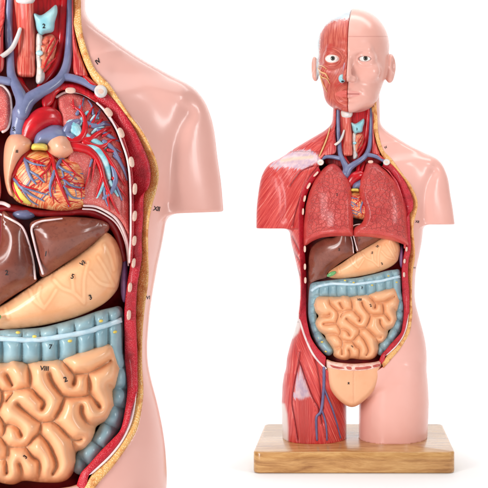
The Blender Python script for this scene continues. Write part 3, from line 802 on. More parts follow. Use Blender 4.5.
cre += [A(p) for p in ([(316,280),(318,286)],[(326,279),(328,285)],[(335,277),(336,284)],[(320,286),(320,297)],[(329,285),(329.5,297)],[(337,284),(338,297)],
    [(306,297),(318,296)],[(306,306),(316,305)],[(306,316),(318,314)],[(307,326),(320,322)],[(310,336),(323,330)],[(315,345),(327,338)],
    [(406,300),(392,302)],[(407,312),(392,310)],[(407,323),(392,318)],[(402,333.5),(388,326)],[(395,344),(382,334)],[(387,353),(376,342)])]
colon = relief('large_intestine', colon_poly, on(17), 9.5, 6.0, MT['colon'], key='colon', creases=cre+[TAE], cw=4.8, cd=0.6, res=0.75, soft=6, back=8)
cf = lambda x, y: Fh(x, y)-17+9.5*0.93
def strip_on(name, line, w, fn, mat, th=0.5, **kw):
    C = resample(catmull(line, n=6), step=1.5); T = np.gradient(C, axis=0); T /= np.linalg.norm(T, axis=1)[:, None]; Nn = np.c_[-T[:, 1], T[:, 0]]
    P = np.vstack([C+Nn*w/2, (C-Nn*w/2)[::-1]])
    return relief(name, P, fn, th, w/2, mat, smooth=False, res=0.8, back=th*2, **kw)
strip_on('taenia_band', TAE, 3.0, lambda x, y: Fh(x, y)-10.4, MT['taenia'], 1.6, up='colon')
for lx, ly in [(34.5,336.5),(70,341),(18,332.5),(101,321),(115,332)]:
    c = L([(lx, ly)])[0]; Vb, Fb = ball((c[0], c[1], float(cf(c[0], c[1]))+0.3), (1.25, 0.8, 0.8), 12, 8); part('fat_tag', Vb, Fb, MT['yellow'], up='colon')
for x_, y_ in [(322,342),(326,351.5),(319,338)]:
    Vb, Fb = ball((x_, y_, float(Fh(x_, y_))-9.0), (1.5, 1.0, 0.8), 12, 8); part('fat_tag', Vb, Fb, MT['yellow'], up='colon')

gut_poly = A([(314,300.5),(316,297.2),(320,296),(330,296),(340,296.2)]+[tuple(p) for p in L([(10,358),(22,360.5),(29,361.5),(37,360),(50,358.8),(60,356),(80,350.5),(100,344.5),(110,341.8),(115,345),(118.5,357),(120.7,371),(118,384),(114.5,391),(115.5,402),(112.5,413),(107.5,420.5),(97,426.5),(95,434),(91,443),(85,450.5),(77,452.5),(76.4,464),(72,475),(66,480.5),(57,482.8),(40,482.4),(24,481)])]
   +[(345.6,360.3),(338.5,359),(333.5,355.6),(333,350.5),(329.5,344.5),(326,339.5),(324.5,335.5),(319,331.5),(315.2,327),(315,321),(318.3,316),(314.6,311),(313.3,305.5)])
gc = [L(c) for c in (
 [(26,359),(29.5,372.6),(30.3,387.4)], [(2,391),(13,390.7),(30.3,388),(37.7,395.6),(44.3,402),(42,409)], [(6.6,375),(12.3,385.7)],
 [(49,373.4),(52.5,382.5),(60.7,394),(63.5,398),(60.7,408),(57.4,414.6),(52.5,421),(41,422),(32.8,417),(21.3,408),(17,404)],
 [(58,356),(65.6,364.4),(72,372.6),(74.6,377.5),(73.5,384)], [(74.8,374.3),(87.9,373),(99.3,367.7),(110.8,360.3)],
 [(88.3,373.4),(89.2,392.3),(84.6,396.4),(69.8,397.2),(62,395)], [(89.2,392.3),(94.4,399.7),(99.3,407)], [(109,386.6),(115.5,391.5)],
 [(3.3,426),(9.8,424.4),(18,427.7),(21.3,435.9)], [(41,422),(39.3,432.6),(32.8,439),(26.2,446.5),(16.4,447.3),(6.6,445.7),(1.6,437.5)],
 [(39.3,432.6),(47.5,442.4),(53.3,454),(56.6,465.4),(52.5,473.6)], [(26.2,447.3),(32.8,457.2),(39.3,462),(38.5,483)], [(6.6,448),(6.6,473.6)],
 [(18.9,463.7),(21.3,470.3),(20.5,482)], [(54,422),(60,427),(69.8,437.5),(77,440.5),(82,439)], [(70.7,438.3),(75.6,453)], [(81.3,406),(82,414.6),(87,422.8),(96,428)])]
gc += [A(c) for c in ([(330,295),(330,303),(336.6,310.5),(338.2,316),(336.6,322.8),(340.5,330),(339.5,336)],[(317,315.8),(327.5,316),(330,314)],[(323.4,324.2),(336.6,323.4)],
 [(344,312.5),(340.5,317)],[(325,335),(335.7,334.3),(342.3,340.8),(343.2,345.5)],[(343,346.6),(335.7,348.4)])]
gut = relief('small_intestine', gut_poly, on(17), 15.5, 7.5, MT['gut'], key='gut', soft=12, creases=gc, cw=6.4, cd=0.68, res=0.62, back=8)

sto_poly = L([(-14,325),(-12,313),(10,300),(37,281),(64,264),(88,246),(100,234),(108,232.6),(117,242),(122,256),(122.5,266),(120,280),(116.5,291),(103.5,304),(81,315.5),(53,323.5),(26.6,328),(5,329.5)])
ridg = [(L(c), 1.2, 0.5) for c in ([(30,290),(34,300),(44,308.5)],[(40,287),(38,297),(44,308)],[(56,290),(50,300),(44,308)],[(54,280),(62,288),(74,293),(84,303)],[(72,277),(73,288),(74,293)],[(88,262),(84,280),(84,303)],
        [(98,257),(106,270),(114,286)],[(90,272),(100,283),(112,286)],[(5,308),(8,318)],[(104,245),(110,256),(114,270)])]
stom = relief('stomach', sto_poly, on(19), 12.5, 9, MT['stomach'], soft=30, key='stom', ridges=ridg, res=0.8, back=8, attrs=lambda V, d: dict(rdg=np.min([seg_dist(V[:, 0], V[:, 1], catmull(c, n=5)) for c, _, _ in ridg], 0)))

# liver: two lobes and ligament cords
lobeR = np.vstack([A([(310,250),(315,243.5),(325,238),(335,236)]), L([(2,212),(12,217),(20,222.5),(26,231),(30,243),(33.5,259),(36,276),(36.5,281.5),(16,294.5),(0,305.5),(-10,313),(-16,319)]), A([(327,277.6),(318,280.2),(309.5,283),(308.4,276),(308.5,262)])])
lobeL = L([(31,222),(41,218.5),(56,216.5),(80,217),(97,219),(107,222.5),(109.5,227.5),(106,233.5),(88,248.6),(64,264.6),(42,277.5),(38,265),(34,250),(31,240),(29.5,229)])
lr = relief('liver', lobeR, on(17), 13, 11, MT['liver'], key='liver', soft=40, res=1.2, back=8)
ll = relief('liver_lobe', lobeL, on(16.5), 12, 10, MT['liver'], soft=40, res=1.1, back=8, up='liver')
tubes('ligament', [(lift(L([(0,214),(9.8,218.9),(19.7,224.6),(24.6,231),(28.7,242.6),(32.8,259),(35.2,278.7)]), lambda x, y: lr.height(x, y), 0.45), (0.5, 0.6, 0.6))], MT['lining'], up='liver')
tubes('ligament', [(lift(L([(62,218.6),(50,220),(41,221.3),(34,224.6),(31.6,230),(34,241),(38.5,259),(43,273.8)]), lambda x, y: ll.height(x, y), 0.45), (0.4, 0.6, 0.6))], MT['lining'], up='liver')
Vb, Fb = ball((331.5, 274.0, float(Fh(331.5, 274))-4.5), (5.2, 2.2, 2.4), 20, 12)
ca, sa = math.cos(-0.45), math.sin(-0.45); c0 = A((331.5, 274.0)); dd = Vb[:, :2]-c0; Vb[:, :2] = c0+np.c_[dd[:, 0]*ca-dd[:, 1]*sa, dd[:, 0]*sa+dd[:, 1]*ca]
part('gallbladder', Vb, Fb, MT['green'])
Vb, Fb = ball((*L([(24, 214.5)])[0], float(Fh(350, 227))-19), (6, 2.6, 4), 20, 12); part('vena_cava', Vb, Fb, MT['vein'])
# spleen
Vb, Fb = ball((*L([(124.5, 278)])[0], float(Fh(403, 255))-20), (2.6, 12, 8), 20, 16); part('spleen', Vb, Fb, paint('spleen_paint', lin((150, 112, 160)), lin((120, 84, 136))))

# lower abdomen block
pel = A([(326,359.8),(332,361.2),(338.7,362.4),(352.6,363.6),(367.4,362.8),(375,361.8),(381.5,360.5),(382,367),(380.5,377.7),(374.5,390),(364.5,400.5),(354.5,406.8),(346,405.4),(336.2,397.4),(329,386),(326,371)])
pb = relief('lower_abdomen_block', pel, lambda x, y: 35.5-0.004*(np.asarray(x)-353)**2, 8.0, 5, MT['pelvis'], key='pel', creases=[A([(353.6,372),(353.6,390),(353.9,405)])], cw=1.2, cd=0.25, res=1.0, back=24)
sec = np.vstack([catmull(A([(326.4,360.2),(338.7,362.6),(352.6,363.8),(367.4,363),(381.2,360.9)]), n=5), catmull(A([(381.6,366.5),(368,370),(353.5,371),(339,370),(326.5,367.5)]), n=5)])
relief('section_face', sec, lambda x, y: pb.height(x, y)-0.5, 1.2, 1.2, MT['pelvic_cut'], up='pel', smooth=False, res=0.9, back=1.5)
for q in ([(330,364.8),(335,366),(341,367.2),(345,368.4),(340,368.8),(333,367.6)],[(346.5,366.6),(351,367),(351.5,369.6),(347.5,369.3)],[(355.5,367.2),(362,367),(370,366),(371,368),(362,369.6),(355.8,369.6)],[(373,365.4),(379,363.8),(379.6,366),(374,367.4)]):
    relief('muscle_patch', A(q), lambda x, y: pb.height(x, y)+0.5, 0.8, 1.0, MT['pmus'], up='pel', res=0.6, back=0.8)
writing('x', 348.6, 383.2, 3.0, pb.height, up='pel', dz=0.3)
writing('+', 348.6, 383.2, 3.2, pb.height, up='pel', dz=0.36)

# ------------------------------------------------------------------ heart, great vessels and neck
hf = lambda off: (lambda x, y: Fh(x, y)-off)
heart_poly = L([(12,165),(24,152),(33,148),(48,150),(60,155),(72,155),(82,159),(88.5,173),(91,190),(88.5,203),(78,209),(60,211),(42,208.6),(26,205.5),(15,200),(9,188)])
def hat(V, d):
    a = L([(70, 215)])[0]; an = np.arctan2(V[:, 1]-a[1], V[:, 0]-a[0]); r = np.hypot(V[:, 0]-a[0], V[:, 1]-a[1])
    return dict(fib=r*1.0+2*np.sin(an*3), alo=an*25)
hrt = relief('heart', heart_poly, hf(17), 14, 15, MT['heart'], key='heart', res=0.9, back=8, attrs=hat)
hh = hrt.height
ra = relief('right_atrium', L([(10,135),(18,132.5),(27,135.5),(32.5,141.5),(31,149),(22,159),(16,171),(12.5,182),(14.5,196),(8.5,194),(4.2,180),(3.4,160),(5,144)]), hf(14), 11, 8, MT['atrium'], up='heart', res=0.9)
au = relief('left_auricle', L([(46.5,145),(48,137.5),(55,131.5),(63,131.5),(70,137),(75,147),(74,153),(64,159),(55,158),(48,152)]), hf(13), 12, 9, MT['atrium'], up='heart', res=0.9)
relief('yellow_fat_band', L([(32.4,144),(40,143),(47,144.4),(47.6,150.5),(40,150.3),(31.5,149.8)]), hf(10), 8.5, 3, MT['yellow'], up='heart', res=0.9)
relief('fat_margin', L([(13,176),(17,185),(25,196),(32,204),(26,204),(17,199.5),(12,190)]), lambda x, y: hh(x, y)-0.3, 1.2, 1.5, MT['yellow'], up='heart', res=0.8, back=1)
def hv_(pts, dz=0.3): return lift(L(pts), hh, dz)
rng = np.random.RandomState(4)
def twigs(stems, n, r0, seed):
    rng = np.random.RandomState(seed); out = []
    for i in range(n):
        st_ = catmull(A(stems[i % len(stems)]), n=6); k = rng.randint(3, len(st_)-2); p = st_[k].copy(); t = st_[k+1]-st_[k-1]
        a = math.atan2(t[1], t[0])+rng.choice([-1, 1])*rng.uniform(0.5, 1.1); pts = [tuple(p)]
        for j in range(3):
            a += rng.uniform(-0.35, 0.35); p = p+rng.uniform(2.8, 4.6)*A((math.cos(a), math.sin(a))); pts.append(tuple(p))
        q = L(pts); ok = psdf(q[:, 0], q[:, 1], hrt.P) < -0.8
        if ok.all(): out.append((lift(q, hh, 0.15), (r0, r0*0.7, 0.15)))
    return out
ST_A = [[(30,150),(22,160),(15,172),(12.5,180),(16,192),(22,201)], [(48,151),(53,161),(55,170),(60,184),(66,198),(70,206)], [(51,158),(58,158),(66,164),(74,172),(82,178)],
        [(24,158),(33,160),(44,164)], [(52,161),(47,170),(38,178)], [(61,185),(72,188),(84,190)], [(13,180),(24,186),(38,190)], [(57,176),(52,188),(50,198)], [(58,178),(68,180),(80,186)]]
ST_V = [[(76,150),(66,156),(58,164),(53,176),(50,186),(51,196)], [(24,157),(27,166),(30,176),(36,184)], [(14,179),(22,188),(32,195),(44,201)], [(58,166),(68,172),(84,174)], [(62,178),(72,186),(85,188)]]
tubes('coronary_artery', twigs(ST_A, 44, 0.42, 3)+[
  (hv_([(30,150),(22,160),(15,172),(12.5,180),(16,192),(22,201)]), (1.5, 1.3, 0.8)),
  (hv_([(48,151),(53,161),(55,170),(60,184),(66,198),(70,206)]), (1.3, 1.0, 0.5)),
  (hv_([(51,158),(58,158),(66,164),(74,172),(82,178)]), (0.9, 0.7, 0.3)),
  (hv_([(24,158),(33,160),(44,164)]), (0.7, 0.3)), (hv_([(52,161),(47,170),(38,178)]), (0.7, 0.3)), (hv_([(61,185),(72,188),(84,190)]), (0.6, 0.3)),
  (hv_([(13,180),(24,186),(38,190)]), (0.7, 0.3)), (hv_([(57,176),(52,188),(50,198)]), (0.6, 0.3)), (hv_([(58,178),(68,180),(80,186)]), (0.6, 0.3))], MT['artery'], up='heart', seg=8)
tubes('coronary_vein', twigs(ST_V, 14, 0.34, 8)+[
  (hv_([(76,150),(66,156),(58,164),(53,176),(50,186),(51,196)]), (1.2, 1.0, 0.5)),
  (hv_([(24,157),(27,166),(30,176),(36,184)]), (0.9, 1.0, 0.4)), (hv_([(25,160),(34,164),(45,166)]), (0.7, 0.4)), (hv_([(27,170),(36,175),(44,182)]), (0.7, 0.4)),
  (hv_([(14,179),(22,188),(32,195),(44,201)]), (0.8, 0.8, 0.3)), (hv_([(22,188),(30,200),(38,205)]), (0.7, 0.3)), (hv_([(22,187),(34,191),(48,195)]), (0.6, 0.3)),
  (hv_([(58,166),(68,172),(84,174)]), (0.8, 0.4)), (hv_([(62,178),(72,186),(85,188)]), (0.7, 0.4)), (hv_([(64,186),(72,197),(84,198)]), (0.7, 0.4)), (hv_([(62,170),(66,188),(69,206)]), (0.5, 0.5))], MT['vein'], up='heart', seg=8)
wl('III', 17, 151.5, 1.5, lambda x, y: ra.height(x, y), up='heart')

def lt(pts, off=10.0):
    """tube points given as (x, y, depth below the closed chest surface)"""
    q = L(pts); z = A([p[2] if len(p) > 2 else off for p in pts])
    return np.c_[q[:, :2], Fh(q[:, 0], q[:, 1])-z]
tubes('aorta', [(lt([(27,140,15),(32,128,12),(41,119,10),(50,117,11),(57,124,15),(60,134,20)]), (5.2, 5.4, 5.0, 4.2)),
                (lt([(44,114,13),(46,102,13),(44,88,13)]), (2.6, 2.2, 2.0)), (lt([(52,112,14),(55,102,14),(58,92,14)]), (2.4, 2.0, 1.8))], MT['artery'], seg=18)
relief('pulmonary_artery', L([(33.6,140),(36,132),(44.3,126.6),(54,123.5),(64,126.6),(70,134),(69,142),(58,148),(47,146),(34,146)]), hf(13), 9, 8, MT['vein'], res=0.9)
tubes('vena_cava', [(lt([(21,112,9.5),(20,122,12),(18,134,13.5)]), (4.6, 4.4, 4.4))], MT['vein'], seg=18, key='vc')
wl('S', 13.5, 129, 2.2, lambda x, y: Fh(x, y)-8.6, up='vc')
tubes('jugular_vein', [
  (np.vstack([A([(338,106,7),(338,116,8),(338,129.5,9)]), A([(339,142,10)]), lt([(11,73,6),(16,86,6.5),(22,100,7),(22,113,8)])]), (2.0, 2.2, 2.4, 4.2)),
  (lt([(70,-20,10),(70,0,9),(70,25,8),(69,49,6),(66.5,66,5),(60,79,5),(49,87.5,5.5),(38,93.5,6),(28,101,7),(22,112,8)]), (1.9, 2.2, 2.4, 3.0, 4.2)),
  (lt([(64,77,5),(72,78,4.5),(83,81.5,4),(95,88.5,4)]), (2.2, 2.0, 1.7)),
  (np.c_[A([(340,158.5),(333,157),(326,157),(320,160)]), Fh([340,333,326,320], [158.5,157,157,160])-A([6,5,4,4])], (2.2, 1.9, 1.6))], MT['vein'], seg=16)
tubes('carotid_artery', [(lt([(64,-20,11),(64,0,11),(62,30,10.5),(60,50,10),(54,68,10),(44,82,11),(38,95,14)]), (2.2, 2.6, 2.4, 2.2)),
    (np.vstack([A([(343,106,4),(342.5,120,5),(342,140,6)]), lt([(18,78,11),(30,97,13)])]), (2.4, 2.6, 2.0))], MT['artery'], seg=14)
# deep neck plate behind the vessels
relief('deep_neck_muscle', A([(337,103),(372,103),(374,125),(381,148),(384,160),(372,170),(352,172),(335,170),(324,160),(334,144),(337,125)]), lambda x, y: np.full(np.shape(x), 5.0), 3.0, 3, MT['deep'], res=2.0, back=3)
nf = lambda off: (lambda x, y: Fh(x, y)-off)
relief('strap_muscle', L([(14,-8),(33,-8),(34,8),(35.5,32),(35.5,60),(35,75.4),(26,77.5),(15.6,74.6),(17,55),(17.6,41),(15.6,16)]), nf(10), 6, 4, MT['strap'], res=1.0)
relief('strap_muscle', A([(334,117),(335.2,123),(335.5,136),(336,152),(328,155.5),(320,155.5),(323,148),(328.5,139),(332.5,126)]), nf(5), 4.5, 3, MT['strand'], res=1.0)
tubes('neck_nerve', [(A([(330,128,float(Fh(330,128))+.2),(327,138,float(Fh(327,138))),(323,148,float(Fh(323,148))),(319.5,156,float(Fh(319.5,156))-.5)]), (0.6, 0.9, 0.8))], MT['tan'])
relief('neck_muscle', L([(73.5,-8),(73.6,14),(74.5,30),(78.6,48),(84,64),(88,76),(80,77),(73.5,72),(72.5,50),(72,20),(72,-8)]), nf(6), 4.5, 2, MT['strand'], res=0.9)
relief('shoulder_muscle', L([(84,74),(92,80),(98,86),(91,86),(83,78.5)]), nf(4), 3, 2, MT['artery'], res=0.8)
tubes('omohyoid_muscle', [(lt([(20,29,3),(17,38,2.4),(12,48,2),(4,55,2),(-6,60,2)]), (1.0, 1.3, 1.4, 1.3))], MT['cart'])
relief('thyroid_cartilage', L([(33.4,13),(41,15),(49,10),(56,4.5),(57.6,12),(55,22),(53.3,31.5),(45,34),(41,35.5),(36.5,30),(35,22)]), nf(9), 6, 3, MT['thy'], key='thy', res=0.9)
wl('2', 43.9, 26.2, 2.6, lambda x, y: Fh(x, y)-2.9, up='thy')
relief('hyoid_bone', L([(15,-9),(24,-11),(35,-9),(36,-2),(32,4),(24,6),(16,3)]), nf(8), 5, 2.5, MT['cart'], res=0.8)
relief('thyroid_gland', L([(41,37),(52,34),(57,42),(56,52),(52,64),(46,72),(40,74),(37,66),(38,52),(37,42)]), nf(10), 6, 4, MT['gland'], key='gl', res=0.8,
   creases=[L([(40,44),(52,46)]), L([(50,36),(47,54),(50,66)]), L([(40,60),(50,58)])], cw=2, cd=0.4)
relief('trachea', L([(36.5,34),(42,35),(43.5,45),(42,56),(43.5,66),(45,78),(41,84),(36,82),(36.5,66),(35.5,50)]), nf(9), 6, 3, MT['cart'], key='tra', res=0.7,
   creases=[L([(35,46),(45,46)]), L([(35,57),(45,58)]), L([(35,67),(46,67)]), L([(35,74),(46,74)])], cw=2.2, cd=0.4)
c = L([(39.5,53)])[0]; Vb, Fb = ball((c[0], c[1], float(Fh(c[0], c[1]))-3.4), (1.9, 1.5, 1.0), 16, 10); part('trachea_ring', Vb, Fb, MT['cyan'], up='tra')
tubes('thyroid_artery', [(lt([(58,40,5),(53,50,3.6),(47,60,3.6),(44,68,3.8)]), (0.5, 0.6, 0.3)), (lt([(54,38,4),(49,46,3.4),(46,52,3.4)]), (0.4, 0.5, 0.3)), (lt([(56,58,5),(50,64,3.6),(44,72,4)]), (0.4, 0.5, 0.3))], MT['artery'])

# ------------------------------------------------------------------ whole lungs (small model)
lungR = A([(330.3,164),(335.2,164),(341,169),(346.7,177),(350.2,184.6),(351.8,192.8),(352.8,202.6),(353.2,217.4),(353.3,228),(353.3,236),(344.3,236.2),(332.8,236.6),(321.3,238),(312.8,241.2),(304.6,246),(303.4,238),(303.8,225.6),(305.2,209),(308,196),(312.3,184.6),(318,174.8),(324.6,167.4)])
lungL = A([(366.4,164),(364,171.5),(360,181.3),(359,191),(360.7,201),(363.6,210.8),(364,217.4),(361.5,223),(357,226),(353.9,229),(353.8,236),(360,237),(376.4,237.9),(392.8,240.8),(403,244.4),(409.4,247.9),(410,240),(409.2,230.5),(407.5,215.7),(404.3,201),(399.3,187.9),(392.8,178),(386.2,170.7),(378,164),(371.5,162.5)])
def rimx(x, y, d):
    low = np.interp(x, [303, 313, 321, 333, 353, 376, 393, 410], [244, 240, 237, 235.6, 235, 236.6, 239.6, 247])
    return 0.0*x+1.2*np.exp(-((low-3-y)/1.6)**2)-0.8*np.exp(-((low-6.4-y)/0.9)**2)
def lat(V, d):
    low = np.interp(V[:, 0], [303, 313, 321, 333, 353, 376, 393, 410], [244, 240, 237, 235.6, 235, 236.6, 239.6, 247])
    return dict(crk=np.minimum(d, low-2.5-V[:, 1]))
l1 = relief('lung', lungR, on(9), 10, 9, MT['lung'], which='S', res=1.1, back=5, attrs=lat, extra=rimx, key='lungR', label='crackled red lung with the printed number')
l2 = relief('lung', lungL, on(9), 10, 9, MT['lung'], which='S', res=1.1, back=5, attrs=lat, extra=rimx, key='lungL', label='crackled red lung notched for the heart')
writing('2', 337, 194.5, 2.8, l1.height, up='lungR', which='S')
# sectioned lungs (near model; the small one keeps them hidden behind its front lobes)
sec_poly = L([(57,99),(62,94.5),(70,93),(80,94.6),(88,98.5),(97,104.5),(108,118),(117.5,134),(124,150),(127.6,163),(129.6,178),(130.4,200),(130.6,220),(130.6,236),(129.6,246),(126,233),(119,220.5),(109.5,212.5),(97,206.5),(84,204.5),(74,200),(68,170),(66,140),(60,115)])
lsec = relief('lung_section', sec_poly, on(14), 5.5, 2.2, MT['lung_cut'], which='N', res=1.1, back=6, key='lsec')
sh = lsec.height
sec2 = L([(0,85),(5,88),(9.5,95),(11,105),(10.8,115),(8,127),(3,131.5),(-10,133),(-8,160),(0,175),(-2,203),(-30,206),(-60,222),(-70,240),(-72,200),(-64,160),(-45,118),(-25,94),(-10,86)])
relief('lung_section', sec2, on(13), 5.5, 2.2, MT['lung_cut'], which='N', res=1.4, back=6)
tubes('lung_membrane', [(lift(sec2[[17, 18, 0, 1, 2, 3, 4, 5, 6]], Fh, -10.5), (0.9, 0.9, 0.9))], MT['lining'], which='N')
tubes('lung_membrane', [(lift(L([(56.5,97),(66,92.3),(80,93),(90,98),(99,104.5),(109.5,118),(119,134),(125.5,150),(129,165),(131.3,195),(131.8,230)]), Fh, -10.2), (0.7, 0.6, 0.6))], MT['lining'], which='N', up='lsec')
def st(pts, dz=0.2): return lift(L(pts), sh, dz)
tubes('bronchus', [(st([(72,126),(76,131),(79,137)], -0.5), (3.6, 3.2, 2.4)), (st([(74,146),(84,146),(94,149),(101,156),(106,166),(109,178)], 0), (1.2, 2.4, 2.6, 2.2, 1.2)),
   (st([(82,133),(90,139),(98,143),(105,147)]), (1.6, 1.8, 1.0)), (st([(88,112),(84,116),(80,124)]), (0.8, 1.3)), (st([(92,133),(98,128),(104,127)]), (0.7, 0.9, 0.4)),
   (st([(110,182),(113,188),(118,196)]), (1.2, 1.0, 0.5)), (st([(103,182),(100,190),(97,197)]), (1.4, 1.3, 0.8)), (st([(98,118),(95,116),(91,121)]), (0.8, 0.9))], MT['cyan'], which='N', up='lsec', seg=12)
tubes('pulmonary_vein', [(st([(84,98),(81,106),(77,114)], .5), (0.5, 0.8, 1.0)), (st([(84,122),(94,126),(104,124),(110,125)], .5), (1.4, 1.3, 0.5)), (st([(98,130),(106,134),(113,138),(119,141)], .5), (1.2, 1.1, 0.5)),
   (st([(104,142),(112,148),(118,158),(124,170),(127,180)], .4), (1.4, 1.2, 0.4)), (st([(111,163),(114,172),(115,182),(111,192),(104,198)], .5), (1.3, 1.6, 1.0)), (st([(114,182),(118,190),(122,200)], .4), (1.0, 0.4)),
   (st([(88,100),(92,106),(93,114)], .4), (0.3, 0.8)), (st([(101,107),(99,114),(95,119)], .4), (0.3, 0.8)), (st([(112,122),(105,122),(99,125)], .4), (0.3, 0.9)), (st([(121,152),(114,148),(108,144)], .4), (0.3, 0.9)), (st([(127,170),(120,162),(114,156)], .4), (0.3, 0.8)), (st([(108,206),(105,197),(104,188)], .4), (0.3, 0.9)), (st([(88,176),(90,166),(92,160)], .4), (0.3, 0.7)),
   (st([(72,138),(66,134),(70,126),(78,122)], .8), (2.0, 2.6, 1.8)), (st([(100,110),(94,118),(88,126)], .3), (0.4, 1.0)), (st([(108,150),(116,152),(122,158)], .3), (0.9, 0.3))], MT['vein'], which='N', up='lsec', seg=12)
tubes('pulmonary_artery', [(st([(68,146),(78,147),(88,150),(96,157),(101,168),(104,180),(109,193),(114,204),(119,214)], .8), (2.4, 2.4, 1.7, 1.3, 0.9, 0.4)),
   (st([(68,140),(78,140),(84,133),(85,122),(82,113),(76,108),(71,104)], .8), (2.2, 1.8, 1.1, 0.4)), (st([(84,126),(88,116),(93,107)], .9), (0.9, 0.4)), (st([(74,108),(73,99)], .8), (0.7, 0.3)),
   (st([(80,139),(90,139),(99,133),(107,129),(114,127)], .9), (1.6, 1.2, 0.4)), (st([(84,143),(96,147),(104,146),(110,141),(117,139)], .9), (1.7, 1.1, 0.4)),
   (st([(97,112),(94,120),(90,126)], .9), (0.3, 0.9)), (st([(106,115),(101,121),(96,126)], .9), (0.3, 0.8)), (st([(116,131),(109,133),(103,136)], .9), (0.3, 0.8)), (st([(122,158),(115,152),(108,150)], .9), (0.3, 0.9)), (st([(126,196),(118,186),(113,178)], .9), (0.3, 0.8)), (st([(110,210),(108,200),(107,192)], .9), (0.3, 0.8)), (st([(84,190),(88,178),(90,168)], .9), (0.3, 0.6)), (st([(82,100),(81,106),(82,113)], .9), (0.3, 0.7)),
   (st([(98,147),(106,156),(113,166),(119,176),(125,185)], .9), (1.3, 1.2, 0.4)), (st([(96,158),(94,168),(92,182)], .8), (1.1, 0.6, 0.3)), (st([(103,176),(99,188),(96,197)], .8), (1.2, 0.9, 0.3)),
   (st([(86,140),(94,150),(101,156)], 1.0), (1.4, 0.9))], MT['artery'], which='N', up='lsec', seg=12)
# diaphragm lip (near model)
dia_l = L([(-60,224),(-40,208),(-10,203),(2,203),(9,206)])
dia = L([(-60,224),(-40,208),(-10,203),(4,203.5),(15,204),(40,209.5),(62,209.5),(76,207),(84,205.6),(96.4,206.8),(109.5,213.3),(118,220.8),(124.5,233),(128,246),(129.4,262)])
tubes('diaphragm_edge', [(lift(dia_l, Fh, -11.0), (0.9, 0.9))], MT['lining'], which='N', seg=10)
tubes('diaphragm_edge', [(lift(dia[8:], Fh, -11.0), (0.6, 0.9))], MT['lining'], which='N', seg=10)
dia2 = dia[8:]*1.0; dia2[:, 1] += 1.6; dia2[:, 0] -= 0.5
tubes('diaphragm_edge', [(lift(dia2, Fh, -12.4), (0.5, 0.5))], MT['lining'], which='N', seg=8)
below = np.vstack([dia, L([(122,262),(112,232),(96,219),(80,216),(40,217),(0,212),(-40,216),(-58,228)])])
relief('diaphragm', below, on(20), 5, 4, MT['lin_red'], which='N', res=1.6, back=6)
# inner wall behind the organs of both
wl('1', 45.8, 254, 2.8, ll.height, rot=0.15, up='liver'); wl('2', 6.7, 273, 2.8, lr.height, up='liver')
wl('VI', 82.6, 263.3, 2.6, stom.height, rot=-0.6, up='stom'); wl('5', 72.5, 276.6, 2.8, stom.height, rot=0.3, up='stom'); wl('3', 90.6, 297.4, 2.8, stom.height, rot=-0.4, up='stom')
wl('7', 50.5, 347, 2.8, lambda x, y: Fh(x, y)-7.4, up='colon')
wl('VIII', 44.6, 368.5, 2.8, lambda x, y: gut.height(x, y), rot=0.06, up='gut'); wl('2', 65.6, 379.6, 3.2, gut.height, rot=-0.35, up='gut'); wl('3', 25.4, 456.9, 2.6, gut.height, rot=-0.9, up='gut')
wl('IV', 98, 61.5, 2.6, Fh, rot=-0.6, up='skin'); wl('XII', 157, 208.9, 2.6, Fh, rot=0.15, up='skin'); wl('VI', 148.3, 297.7, 2.0, Fh, rot=0.1, up='skin')

# ------------------------------------------------------------------ leg vessels and face details
def lm(pts, dz=0.4): return lift(A(pts), Fh, dz)
tubes('femoral_vein', [(lm([(324,368),(324,380),(323.4,392.8),(321,411),(316.5,417),(316.4,428),(317,440)]), (1.6, 1.5, 1.0)), (lm([(321,408),(325,420),(326.5,430),(327,440)]), (1.0, 0.8)),
   (lm([(324,388),(328,398),(332.4,409),(337,424),(340.5,438)]), (1.1, 0.9, 0.7))], MT['legvein'])
def hp(u, v, w): return tuple(to_head(A([(u, v, w)]))[0])
hfront = front(hd) if False else None
def head_front(u, v):
    i = int(round((u-hu[0])/hH)); j = int(round((v-hv[0])/hH)); col = hd[i, j, :] < 0
    k = np.where(col)[0]; return hw[k[-1]] if len(k) else 0
def hl(pts, dz=-0.2): return A([hp(u, v, head_front(u, v)+dz) for u, v in pts])
tubes('facial_nerve', [(hl([(-33,68),(-28,72),(-23,74),(-20,79)]), (0.7, 0.9, 0.5)), (hl([(-31,72),(-27,77),(-22,79),(-19,84)]), (0.6, 0.7, 0.4)), (hl([(-30,75),(-27,84),(-22,92)]), (0.7, 0.6, 0.3)), (hl([(-32,66),(-27,66),(-22,69)]), (0.6, 0.4))], MT['tan'], up='face_muscle_side')
Vb, Fb = ball(hp(-5.4, 78.6, 38), (3.6, 4.4, 5.0), 20, 14); part('nose_cartilage', Vb, Fb, MT['thy'], up='face_muscle_side')
Vb, Fb = ball(hp(-4.4, 81.5, 41.5), (1.5, 0.9, 1.9), 12, 8); part('nostril', Vb, Fb, MT['ink'], up='face_muscle_side')
Vb, Fb = ball(hp(-2.6, 68, 36), (1.7, 6.0, 3.2), 16, 12); part('nose_bone', Vb, Fb, paint('nose_bone_paint', lin((206, 186, 200)), lin((176, 160, 190))), up='face_muscle_side')

